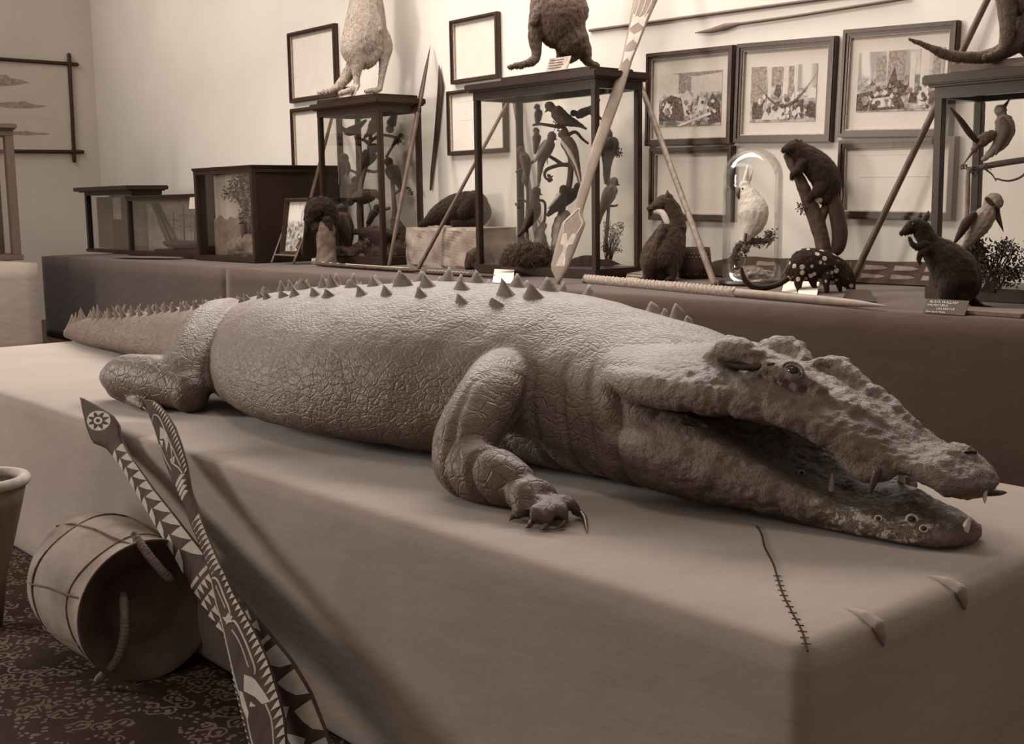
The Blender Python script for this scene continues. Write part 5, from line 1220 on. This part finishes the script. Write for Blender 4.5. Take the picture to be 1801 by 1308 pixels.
def dec2(mb, a, b, dn, sv, wv):
    L = (b - a).length
    for k in range(12):
        c = a + dn * L * (.1 + .6 * k / 12) + sv * .014; mb.tube([c - wv * .018, c + wv * .018 + dn * .02], .005, 6)
lying('carved_club', 'short carved club lying on the bench front before the draped block', 'club', onz(742, 482, BZ) + Vector((0, 0, .018)), onz(868, 490, BZ) + Vector((0, 0, .018)), [(0, .020), (.1, .036), (.7, .034), (1, .022)], M_WOODD, .45, dec2)
lying('flat_shield', 'long flat shield lying before the low cases in the corner', 'shield', onz(196, 454, BZ) + Vector((0, 0, .016)), onz(322, 456, BZ) + Vector((0, 0, .016)), [(0, .02), (.2, .10), (.6, .12), (.9, .09), (1, .02)], M_MID, .10)
# bound spear on the bench edge
a = onz(1030, 498, BZ) + Vector((0, 0, .028)); b = onz(1558, 546, BZ) + Vector((0, 0, .022))
th = thing('bound_spear', a, 'spear with plaited pale binding lying along the bench edge', 'spear')
mb = MB(); mb.tube([a.lerp(b, t) for t in (0, .5, .84, .93, 1)], [.024, .024, .024, .018, .003], 12); mb.build('shaft', M_WOODL, th)
dn = (b - a).normalized(); L = (b - a).length; sv = Vector((0, 0, 1)); wv = dn.cross(sv)
mb = MB()
for s_ in range(3):
    pts = []
    for k in range(100):
        t = .58 * k / 99; an = 2 * math.pi * (k / 7.0 + s_ / 3)
        pts.append(a + dn * (L * t) + (sv * math.cos(an) + wv * math.sin(an)) * .021)
    mb.tube(pts, .0135, 6)
mb.build('plaited_binding', plain(.28, .85, .1, .3, 45, .4, name='pale_fibre'), th)
# painted board leaning on the wall and the woven basket before it
q0, q1 = ony(1244, 462, WY - .06), ony(1668, 450, WY - .06); zt = (q0.z + q1.z) / 2
th = thing('painted_board', Vector(((q0.x + q1.x) / 2, WY - .1, BZ)), 'long dark painted bark board leaning at the foot of the wall', 'board')
def brd(x, s): return Vector((x, WY - .14 + .10 * s, BZ + .002 + (zt - BZ) * s))
mb = MB(); n = 20
top = [brd(q0.x + (q1.x + .25 - q0.x) * i / n, 1 - .06 * abs(math.sin(i * .8)) - (.5 * max(0, 1 - i / 3.0) ** 2)) for i in range(n + 1)]
bot = [brd(q0.x + (q1.x + .25 - q0.x) * i / n, 0) for i in range(n, -1, -1)]
mb.prism(top + bot, Vector((0, -1, .4)).normalized(), .02); mb.build('bark', plain(.045, .8, .2, .3, 10, .2, name='bark_board'), th)
mb = MB(); nn_ = Vector((0, -1, .4)).normalized()
def bp(u, s): return brd(q0.x + (q1.x + .25 - q0.x) * u, s) + nn_ * .021
for (u0, u1) in ((.22, .30), (.36, .46), (.62, .70), (.72, .80), (.82, .90)):
    for s0, s1 in ((.20, .40), (.56, .78)):
        mb.prism([bp(u0, s0), bp(u1 - .02, s0 + .03), bp(u1, (s0 + s1) / 2), bp(u1 - .02, s1 - .03), bp(u0, s1)], nn_, .001)
for u in (.16, .33, .52, .56, .60, .93):
    pts = [bp(u + .012 * math.sin(3 * s), s) for s in (.12, .3, .5, .7, .86)]; mb.tube(pts, .004, 5, 0, False)
mb.ball(bp(.54, .45), .035, 14, 0, (1, .1, 1)); mb.build('painted_figures', plain(.17, .85, .1, .25, 20, 0, name='ochre_paint'), th)
D = gd(1222, 489); ps = PS(D)
bc = onz(1222, 489, BZ); Rb = 30 * ps.k; hb = 54 * ps.k
th = thing('woven_basket', bc, 'patterned woven basket standing between the wallaby and the slanting pole', 'basket')
tl = Matrix.Rotation(.14, 3, FWD)
v, f = lathe([(.001, .003), (Rb * 1.0, .003), (Rb * .98, hb * .4), (Rb * .90, hb * .8), (Rb * .86, hb), (Rb * .78, hb), (Rb * .85, hb * .5), (.001, .02)], 40, bc); link('body', mesh(v, f, True), M_WOODD, th)
mb = MB()
for i in range(7):
    for j in range(28):
        an = 2 * math.pi * (j + .5 * (i % 2)) / 28; z = hb * (.14 + .80 * i / 7); r = Rb * (1.0 - .12 * z / hb) + .0008
        t1 = Vector((-math.sin(an), math.cos(an), 0)); c = bc + Vector((math.cos(an) * r, math.sin(an) * r, z))
        mb.add([c - t1 * .0078, c + Vector((0, 0, .0080)), c + t1 * .0078, c - Vector((0, 0, .0080))], [(0, 1, 2, 3)])
mb.build('woven_pattern', plain(.26, .85, .1, .2, 30, 0, name='pale_fibre_weave'), th)
# the painted paddle in front of the parrot case
pa = onz(985, 500, BZ) + Vector((0, 0, .004)); pb = Vector((C2[1] + .06, 6.20, 2.375))
pd = (pb - pa).normalized(); sd = FWD - pd * FWD.dot(pd); pn = -(sd.normalized())            # the flat faces the room
pn = Vector((.50, -.80, 0)); pn = (pn - pd * pn.dot(pd)).normalized()
def onpl(x, y, p0, n):
    r = ray(x, y); return CAM + r * ((p0 - CAM).dot(n) / r.dot(n))
class Paddle:
    def __init__(s, th, left, right, p0, n, thick, mat, name='shaft'):
        s.p0 = p0; s.n = n; s.th = thick
        L = [onpl(x, y, p0, n) for x, y in left]; R = [onpl(x, y, p0, n) for x, y in right]
        def resample(P, k=60):
            d = [0]
            for a, b in zip(P[:-1], P[1:]): d.append(d[-1] + (b - a).length)
            out = []
            for i in range(k + 1):
                t = d[-1] * i / k; j = max(0, min(len(P) - 2, next((q for q in range(len(d) - 1) if d[q + 1] >= t - 1e-9), len(P) - 2)))
                out.append(P[j].lerp(P[j + 1], (t - d[j]) / max(1e-9, d[j + 1] - d[j])))
            return out
        s.L = resample(L); s.R = resample(R); s.k = 60
        v = []; f = []
        m_ = 8
        for i in range(61):
            for side in (1, -1):
                for j in range(m_ + 1):
                    u = j / m_; t_ = thick * (.25 + .75 * math.sqrt(max(0, 1 - (2 * u - 1) ** 2)))
                    v.append(s.L[i].lerp(s.R[i], u) + n * (t_ if side > 0 else -t_))
        st = 2 * (m_ + 1)
        for i in range(60):
            for j in range(m_):
                a = i * st + j; f.append((a, a + 1, a + st + 1, a + st)); b = a + m_ + 1; f.append((b, b + st, b + st + 1, b + 1))
            a = i * st; b = a + m_ + 1; f.append((a, a + st, b + st, b)); a += m_; b += m_; f.append((a, b, b + st, a + st))
        for e_ in (0, 60): f.append(tuple([e_ * st + j for j in range(m_ + 1)] + [e_ * st + m_ + 1 + j for j in range(m_, -1, -1)]))
        s.mb = MB(); s.mb.add(v, f, 0, True); s.fin = (name, mat, th)
    def done(s, *paint): return s.mb.build(s.fin[0], [s.fin[1]] + list(paint), s.fin[2])
    def q(s, t, u, up=0):
        x = min(.9999, max(0, t)) * s.k; i = int(x); fr = x - i
        p = s.L[i].lerp(s.L[i + 1], fr).lerp(s.R[i].lerp(s.R[i + 1], fr), u)
        return p + s.n * (s.th * (.25 + .75 * math.sqrt(max(0, 1 - (2 * u - 1) ** 2))) + .0004 + up)
    def hug(s, p, up=0):
        """lays a point of the paddle's plane on its rounded face"""
        best = None
        for i in range(61):
            a, b = s.L[i], s.R[i]; d = b - a; L2 = max(1e-9, d.dot(d)); u = min(1, max(0, (p - a).dot(d) / L2)); e = (a + d * u - p).length
            if best is None or e < best[0]: best = (e, u)
        u = best[1]; return p + s.n * (s.th * (.25 + .75 * math.sqrt(max(0, 1 - (2 * u - 1) ** 2))) + .0005 + up)
    def poly(s, mb, pts, up=0, mi=1):
        """pts (t,u) fan of a curved paint patch, subdivided so that it hugs the face"""
        n = 5; c = (sum(p[0] for p in pts) / len(pts), sum(p[1] for p in pts) / len(pts)); P = []
        for i in range(len(pts)):
            a, b = pts[i], pts[(i + 1) % len(pts)]
            for k in range(n): P.append((a[0] + (b[0] - a[0]) * k / n, a[1] + (b[1] - a[1]) * k / n))
        rings = [[s.q(c[0] + (p[0] - c[0]) * r, c[1] + (p[1] - c[1]) * r, up) for p in P] for r in (1, .66, .33)]
        v = sum(rings, []) + [s.q(c[0], c[1], up)]; m_ = len(P); f = []
        for r in range(2):
            for i in range(m_): f.append((r * m_ + i, r * m_ + (i + 1) % m_, (r + 1) * m_ + (i + 1) % m_, (r + 1) * m_ + i))
        for i in range(m_): f.append((2 * m_ + i, 2 * m_ + (i + 1) % m_, 3 * m_))
        mb.add(v, f, mi, True)
    def line(s, mb, pts, r=.0022, up=0):
        R = spline(pts, 6); mb.tube([s.q(a, b, up - .0008) for a, b in R], r, 6, 1)
th = thing('painted_paddle', pa, 'long painted paddle standing blade down against the parrot case', 'paddle')
pd1 = Paddle(th, [(981, 500), (968, 471), (978, 428), (989, 391), (1009, 372), (1011, 358), (1040, 260), (1074, 165), (1094, 103), (1107, 40), (1117, -20)], [(983, 500), (999, 472), (1016, 430), (1030, 393), (1024, 378), (1029, 358), (1060, 262), (1094, 168), (1113, 104), (1140, 36), (1166, -20)], pa, pn, .011, M_WOODL)
mb = pd1.mb
pd1.poly(mb, [(.06, .25), (.06, .78), (.10, .55), (.135, .62), (.13, .78), (.165, .80), (.165, .62), (.14, .50), (.165, .34), (.165, .18), (.13, .22), (.125, .40), (.10, .42)])
pd1.line(mb, [(.165, .20), (.20, .12), (.235, .28), (.252, .5), (.235, .72), (.20, .88), (.165, .80)], .004)
for t in (.80, .86): pd1.poly(mb, [(t, .1), (t + .05, .12), (t + .035, .5), (t + .05, .88), (t, .9), (t + .018, .5)])
pd1.poly(mb, [(.74, .2), (.78, .1), (.775, .5), (.78, .9), (.74, .8), (.755, .5)])
for u in (.25, .5, .75): pd1.line(mb, [(.90, u), (.94, u + .05), (.985, u)], .004)
pd1.done(M_WHITE)
# small cards
def card(pts, label, z=BZ, mat=None, nm='label_card', tilt=.35):
    P = [onz(x, y, z) for x, y in pts]; n = len(P)
    h = Vector((0, 0, 1))
    P = [p + h * (.004 + (.035 if i >= 2 else 0) * tilt / .35) for i, p in enumerate(P)]
    mb = MB(); mb.prism(P, h, .003); return tag(mb.build(nm, mat or M_CARD), label, 'card', 'cards on the bench')
card([(547, 464), (566, 466), (569, 452), (550, 450)], 'white card on the bench under the short stump')
card([(866, 498), (902, 500), (905, 483), (870, 481)], 'white card before the parrot case, nearest the painted paddle tip')
card([(1375, 514), (1402, 517), (1397, 503), (1380, 502)], 'smaller of the two white cards below the quoll')
card([(1402, 522), (1436, 524), (1441, 508), (1408, 506)], 'larger of the two white cards below the quoll')
lc = card([(1100, 494), (1136, 497), (1139, 487), (1105, 484)], 'lettered card lying at the feet of the white throated wallaby', mat=M_SPLIT)
q0, q1, q3 = onz(1100, 494, BZ), onz(1136, 497, BZ), onz(1105, 484, BZ); ux_ = (q1 - q0).normalized(); uz_ = (q3 - q0 + Vector((0, 0, .035))); hz_ = uz_.length; uz_.normalize()
letter_lines(lc, q0 + Vector((0, 0, .0075)) + uz_ * hz_ * .80 + ux_ * .012, ux_, uz_, (q1 - q0).length * .8, 3, hz_ * .26, ux_.cross(uz_).normalized())
mb = MB(); q = [onz(1480, 531, BZ), onz(1541, 533, BZ), onz(1530, 522, BZ), onz(1490, 520, BZ)]
mb.prism([p + Vector((0, 0, .002 + (.03 if i > 1 else 0))) for i, p in enumerate(q)], Vector((0, 0, 1)), .006); tag(mb.build('label_wedge', M_DARK), 'small dark wedge on the bench just past the quoll nose', 'label')
# lettered boards of the wallabies
def text(body, origin, ux, uz, size, mat, parent, name='lettering', depth_=.0008):
    cu = bpy.data.curves.new('t', 'FONT'); cu.body = body; cu.size = size; cu.extrude = depth_; cu.align_x = 'LEFT'
    o = bpy.data.objects.new('t', cu); COL.objects.link(o)
    dg = bpy.context.evaluated_depsgraph_get(); me = bpy.data.meshes.new_from_object(o.evaluated_get(dg)); bpy.data.objects.remove(o)
    un = ux.cross(uz); M = Matrix((ux, uz, un)).transposed().to_4x4(); M.translation = origin; me.transform(M); me.materials.clear()
    return link(name, me, mat, parent)
q0, q1 = onz(1632, 549, BZ), onz(1752, 549, BZ)
th = thing('mounting_board', (q0 + q1) / 2, 'board with lettered dark label under the black wallaby', 'board')
yb = q0.y - .01
mb = MB(); mb.box((q0.x - .02, yb, BZ + .001), (q0.x + .46, yb + .22, BZ + .020), 0, .003); mb.build('board', M_MID, th)
l0 = Vector((q0.x + .0, yb - .035, BZ + .001)); luz = Vector((0, .5, .85)).normalized(); lux = Vector((1, 0, 0)); lh = .075
mb = MB(); mb.prism([l0, l0 + lux * .21, l0 + lux * .21 + luz * lh, l0 + luz * lh], luz.cross(lux), .004); lb = mb.build('label', M_DARK, th)
for k, (tx, sz, dx) in enumerate((('BLACK WALLABY', .0185, .018), ('HALMATURUS', .0165, .010), ('UALABATUS', .0165, .062), ('New South Wales', .0135, .012))):
    text(tx, l0 + lux * dx + luz * (lh - .021 - .0165 * k) - luz.cross(lux) * .0010, lux, luz, sz, M_CARD, lb)
# ------------------------------------------------------------------ the near floor: carpet, drum, tub and two painted paddles
def m_carpet():
    t = NT('carpet', .95, .05); co = t.co(kind='Object')
    wob = t.n('ShaderNodeTexNoise'); wob.inputs['Scale'].default_value = 16; t.l(co, wob.inputs[0])
    ad = t.n('ShaderNodeVectorMath', operation='MULTIPLY_ADD'); t.l(wob.outputs['Color'], ad.inputs[0]); ad.inputs[1].default_value = (.05, .05, 0); t.l(co, ad.inputs[2])
    def vor(sc_, feat='F1'):
        q = t.n('ShaderNodeTexVoronoi', feature=feat, voronoi_dimensions='2D'); q.inputs['Scale'].default_value = sc_; t.l(ad.outputs[0], q.inputs[0]); return q.outputs['Distance']
    a = vor(13); ring = t.math('LESS_THAN', t.math('ABSOLUTE', t.math('SUBTRACT', a, .34)), .055)
    dot = t.math('LESS_THAN', a, .12)
    b = vor(34); petal = t.math('LESS_THAN', b, .26)
    vine = t.math('LESS_THAN', vor(9, 'DISTANCE_TO_EDGE'), .022)
    msk = t.math('GREATER_THAN', t.noise(7, 2, .5), .47)
    m1 = t.math('MAXIMUM', t.math('MULTIPLY', t.math('MAXIMUM', ring, dot), t.math('GREATER_THAN', t.noise(4, 2, .5), .5)), t.math('MULTIPLY', petal, msk))
    fib = t.noise(300, 2, .6)
    base = t.ramp(t.noise(3, 3, .5), [(.3, sep(.035)), (.7, sep(.06))])
    c = t.mix(t.math('MULTIPLY', m1, t.math('MULTIPLY_ADD', fib, .7, .45)), base, sep(.19))
    t.col(c); t.bump(fib, .5, .003); return t.m
mb = MB(); mb.box((-8.5, -3.0, .0005), (-0.5, PY0 - .004, .012), 0, 0)
tag(mb.build('patterned_carpet', m_carpet()), 'dark patterned carpet with pale floral motifs beside the plinth', 'carpet')

# drum lying on its side, its open mouth turned to the room
fc = onz(240, 1203, 0.012); D = depth(fc); ps = PS(D)
cen = ps.p(262, 1071, 0)
n_ = Vector((CAM - cen)); n_.z = 0; n_.normalize(); n_ = Matrix.Rotation(math.radians(22), 3, 'Z') @ n_
R0 = 127 * ps.k
cen.z = .014 + R0
M = Matrix.Identity(3); ux = n_.cross(Vector((0, 0, 1))).normalized(); uz = Vector((0, 0, 1))
M = Matrix((ux, uz, n_)).transposed()
if M.determinant() < 0: M = Matrix((-ux, uz, n_)).transposed()
th = thing('drum', (cen.x, cen.y, .012), 'large round skin drum on its side with a dark open mouth', 'drum')
H = .52
prof = [(R0, 0), (R0 * 1.0, -.012), (R0 * .97, -.03), (R0 * .955, -.10), (R0 * 1.0, -.22), (R0 * 1.02, -.36), (R0 * .97, -.48), (R0 * .82, -.56), (R0 * .5, -.60), (.002, -.61)]
M_HIDE = plain(.24, .8, .2, .3, 7, .35, name='drum_hide')
v, f = lathe(prof, 64, cen, M); link('body', mesh(v, f, True), M_HIDE, th)
v, f = lathe([(R0, 0), (R0 * .985, .004), (R0 * .93, -.015), (R0 * .62, -.05), (R0 * .58, -.12), (.002, -.15)], 64, cen, M); link('mouth', mesh(v, f, True), plain(.10, .7, .2, .3, 9, .1, name='dark_inside'), th)
def dp(an, r, z): return cen + M @ Vector((math.cos(an) * r, math.sin(an) * r, z))
mb = MB()
for z, r in ((-.10, .962), (-.38, 1.018)):
    mb.tube([dp(2 * math.pi * i / 48, R0 * r, z + .02 * math.sin(i * .5)) for i in range(49)], .0035, 6)
for k in range(7):
    an = 2 * math.pi * k / 7 + .2 * math.sin(3 * k); mb.tube([dp(an, R0 * .965, -.03), dp(an + .06, R0 * .985, -.14), dp(an + .10, R0 * 1.015, -.26), dp(an + .2, R0 * 1.02, -.40), dp(an + .3, R0 * .90, -.53)], .0038, 6)
mb.build('cord', plain(.13, .85, .1, .3, 50, .2, name='twine'), th)
def hdl(rows):
    mb = MB(); pts = [ps.p(x, y, o) for x, y, o in rows]; R = spline([tuple(p) for p in pts], 6)
    mb.tube(R, .0125, 10); mb.build('handle', M_BAMB2, th)
    mb = MB(); 
    for i in range(2, len(R) - 2, 1): mb.tube([Vector(R[i]), Vector(R[i]) + (Vector(R[i + 1]) - Vector(R[i])) * .3], .0145, 10)
    mb.build('binding', plain(.19, .85, .1, .3, 60, .3, name='cane'), th)
M_BAMB2 = plain(.11, .7, .2, .3, 40, .2, name='cane_core')
hdl([(236, 940, 12), (255, 968, 26), (278, 996, 28), (300, 1020, 16)])
hdl([(217, 1046, 14), (219, 1080, 34), (218, 1120, 38), (205, 1160, 30), (184, 1184, 20), (172, 1196, 14)])
# tub at the edge of the frame
tc = atd(-36, 846, 4.3); R1 = 80 * 4.3 / FPX
th = thing('wooden_tub', (tc.x, tc.y, .012), 'flaring tub with thick pale rim at the left edge', 'tub')
v, f = lathe([(.002, .013), (R1 * .25, .013), (R1 * .42, tc.z * .35), (R1 * .86, tc.z * .85), (R1 * .98, tc.z), (R1 * .86, tc.z), (R1 * .78, tc.z * .8), (.002, tc.z * .4)], 56, (tc.x, tc.y, 0)); link('body', mesh(v, f, True), plain(.22, .7, .2, .25, 12, .2, (1, 1, .3), name='tub_wood'), th)
mb = MB(); mb.tube([Vector((tc.x, tc.y, tc.z)) + Vector((math.cos(a) * R1 * .94, math.sin(a) * R1 * .94, 0)) for a in [2 * math.pi * i / 48 for i in range(49)]], .020, 10); mb.build('rim', plain(.42, .7, .2, .15, 20, .1, name='pale_rim'), th)

# paddles leaning on the near edge of the plinth
def lean(k, y0):
    """plane that leans on the plinth edge"""
    p0 = Vector((-4, y0, .70)); n = Vector((0, -1, k)).normalized(); return p0, n
th = thing('painted_paddle', onz(560, 1400, 0), 'painted paddle with a star on its pointed grip leaning on the plinth', 'paddle')
p0, n = lean(.36, 1.700)
PA = Paddle(th, [(144, 699.5), (147, 728), (154, 756), (164, 779), (187, 788), (199, 802), (213, 820), (262, 903), (272, 921), (307, 978), (340, 1040), (372, 1092), (397, 1126), (425, 1175), (470, 1245), (512, 1310), (560, 1400), (588, 1440)],
            [(144.5, 699.5), (169, 712), (199, 730), (211, 747), (213, 767), (226, 795), (240, 815), (272, 861), (302, 898), (332, 937), (357, 969), (389, 1010), (426, 1055), (470, 1105), (515, 1160), (548, 1215), (577, 1290), (600, 1360), (604, 1410), (592, 1440)], p0, n, .010, M_WOODD, 'blade')
M_DK = plain(.05, .8, .1, .3, 20, 0, name='dark_stain')
mb = PA.mb
def tof(y, side='L'):
    P = PA.L if side == 'L' else PA.R
    return min(range(61), key=lambda i: abs(IH / 2 - FPX * (P[i] - CAM).dot(UP) / (P[i] - CAM).dot(FWD) - y)) / 60
cx, cy = 177.5, 740.5
def disc(mb, rx, ry, mi, up, star=0, rot=0):
    k = 48; v = []; rings = 4
    for g in range(rings, 0, -1):
        for i in range(k):
            a = 2 * math.pi * i / k; r = 1.0
            if star: r = 1 - .52 * abs(((i / k * star) % 1) * 2 - 1)
            r *= g / rings
            v.append(PA.hug(onpl(cx + rx * r * math.cos(a + rot), cy + ry * r * math.sin(a + rot), p0, n), up))
    v.append(PA.hug(onpl(cx, cy, p0, n), up)); f = [(g * k + i, g * k + (i + 1) % k, (g + 1) * k + (i + 1) % k, (g + 1) * k + i) for g in range(rings - 1) for i in range(k)] + [((rings - 1) * k + i, (rings - 1) * k + (i + 1) % k, rings * k) for i in range(k)]
    mb.add(v, f, mi, True)
disc(mb, 20.5, 17.5, 1, 0); disc(mb, 19.5, 16.5, 2, .0006, 8); disc(mb, 7.6, 6.6, 1, .0012); disc(mb, 3.8, 3.2, 2, .0018)
# rows of facing triangles that grow towards the blade
ts = [.205, .232, .260, .289, .319, .350, .384, .420, .458, .498, .540]
for i in range(10):
    a, b = ts[i], ts[i + 1]; m_ = (b - a); d_ = .25 * m_
    PA.poly(mb, [(a - d_ + .08 * m_, .03), (a - d_, .40), (a + .30 * m_, .28), (b - d_ - .04 * m_, .04), (a + .4 * m_, .02)])
    PA.poly(mb, [(a - d_ + .10 * m_, .46), (a - .05 * m_, .97), (a + .5 * m_, .98), (b - .08 * m_, .97), (a + .46 * m_, .72)])
PA.poly(mb, [(.556, .04), (.556, .45), (.563, .45), (.563, .04)]); PA.poly(mb, [(.556, .52), (.556, .96), (.563, .96), (.563, .52)])
for i in range(6):
    for j in range(5):
        a = .572 + .026 * i; u = .04 + .19 * j
        PA.poly(mb, [(a, u), (a, u + .17), (a + .021, u + .085)])
t0 = .735
PA.poly(mb, [(t0, .06), (t0, .96), (t0 + .008, .96), (t0 + .008, .06)])
for i in range(5):
    a = t0 + .018 + .05 * i
    PA.poly(mb, [(a, .52), (a + .004, .96), (a + .046, .97), (a + .036, .74), (a + .020, .6)])
    PA.poly(mb, [(a + .012, .05), (a + .040, .48), (a + .048, .30), (a + .050, .05)])
PA.done(M_WHITE, M_DK)
th = thing('painted_paddle', onz(470, 1400, 0), 'painted paddle with saw tooth edging leaning on the plinth, in front of its fellow', 'paddle')
p0, n = lean(.50, 1.672)
PB = Paddle(th, [(254.5, 704), (263, 730), (272, 753), (281, 783), (291, 813), (302, 840), (311, 861), (325, 891), (336, 923), (348, 950), (356, 971), (372, 1013), (382, 1064), (395, 1114), (405, 1159), (414, 1210), (426, 1258), (436, 1300), (452, 1350), (470, 1385), (488, 1400)],
            [(255.5, 703.5), (268, 703), (281, 712), (295, 728), (309, 751), (320, 781), (330, 815), (334, 840), (338, 864), (350, 893), (358, 920), (368, 945), (382, 978), (396, 1008), (412, 1044), (434, 1083), (454, 1120), (473, 1162), (490, 1218), (500, 1255), (505, 1300), (506, 1350), (500, 1385), (490, 1400)], p0, n, .010, M_WOODD, 'blade')
mb = PB.mb
for i in range(20):                                  # saw teeth round the grip
    a = .045 + .0125 * i; w_ = .30 - .006 * i
    PB.poly(mb, [(a, .97), (a + .009, .97), (a + .010, .97 - w_)])
PB.line(mb, [(.085, .15), (.08, .45), (.10, .62), (.15, .60), (.20, .62), (.27, .72)], .0026)
PB.poly(mb, [(.125, .45), (.15, .62), (.185, .55), (.20, .30), (.175, .42), (.16, .38), (.15, .2)]); PB.poly(mb, [(.15, .15), (.165, .32), (.175, .18)])
PB.line(mb, [(.16, .08), (.20, .12), (.25, .20)], .0022); PB.line(mb, [(.20, .60), (.225, .50), (.24, .40), (.27, .62), (.29, .72)], .0030)
PB.poly(mb, [(.225, .34), (.232, .62), (.245, .50), (.24, .34)])
for i in range(4): PB.poly(mb, [(.292 + .014 * i, .10), (.300 + .014 * i, .12), (.296 + .014 * i, .85), (.286 + .014 * i, .6)])
for i in range(11):
    a = .405 + .0135 * i; PB.poly(mb, [(a, .97), (a + .0115, .97), (a + .008, .25), (a + .012, .22)])
for i in range(26):
    a = .555 + .0150 * i; PB.poly(mb, [(a, .985), (a + .0120, .985), (a + .010, .76)])
for i in range(22): PB.poly(mb, [(.70 + .012 * i, .015), (.706 + .012 * i, .015), (.710 + .012 * i, .085)])
for u0, u1, t0, t1 in ((.22, .62, .56, .655), (.30, .70, .665, .79)):
    PB.line(mb, [(t0, u0), (t0 + .004, (u0 + u1) / 2), (t0 + .02, u1 - .04), (t1 - .02, u1), (t1, u1 - .05)], .0036)
    PB.line(mb, [(t0 + .02, u0 + .12), (t0 + .05, u0 + .22), (t1 - .02, u0 + .25)], .0024)
PB.poly(mb, [(.645, .20), (.652, .34), (.648, .50), (.662, .62), (.668, .44), (.664, .30)]); PB.line(mb, [(.56, .05), (.64, .10), (.66, .08), (.72, .06), (.80, .12)], .0030)
PB.poly(mb, [(.775, .38), (.79, .55), (.80, .62), (.83, .74), (.85, .80), (.845, .62), (.825, .50), (.81, .36), (.80, .26)]); PB.poly(mb, [(.79, .12), (.80, .22), (.84, .24), (.85, .16), (.82, .10)])
PB.poly(mb, [(.825, .36), (.84, .46), (.832, .30)]); PB.line(mb, [(.85, .16), (.90, .14), (.945, .28), (.955, .5), (.93, .66), (.88, .74), (.85, .70)], .0030)
PB.done(M_WHITE)
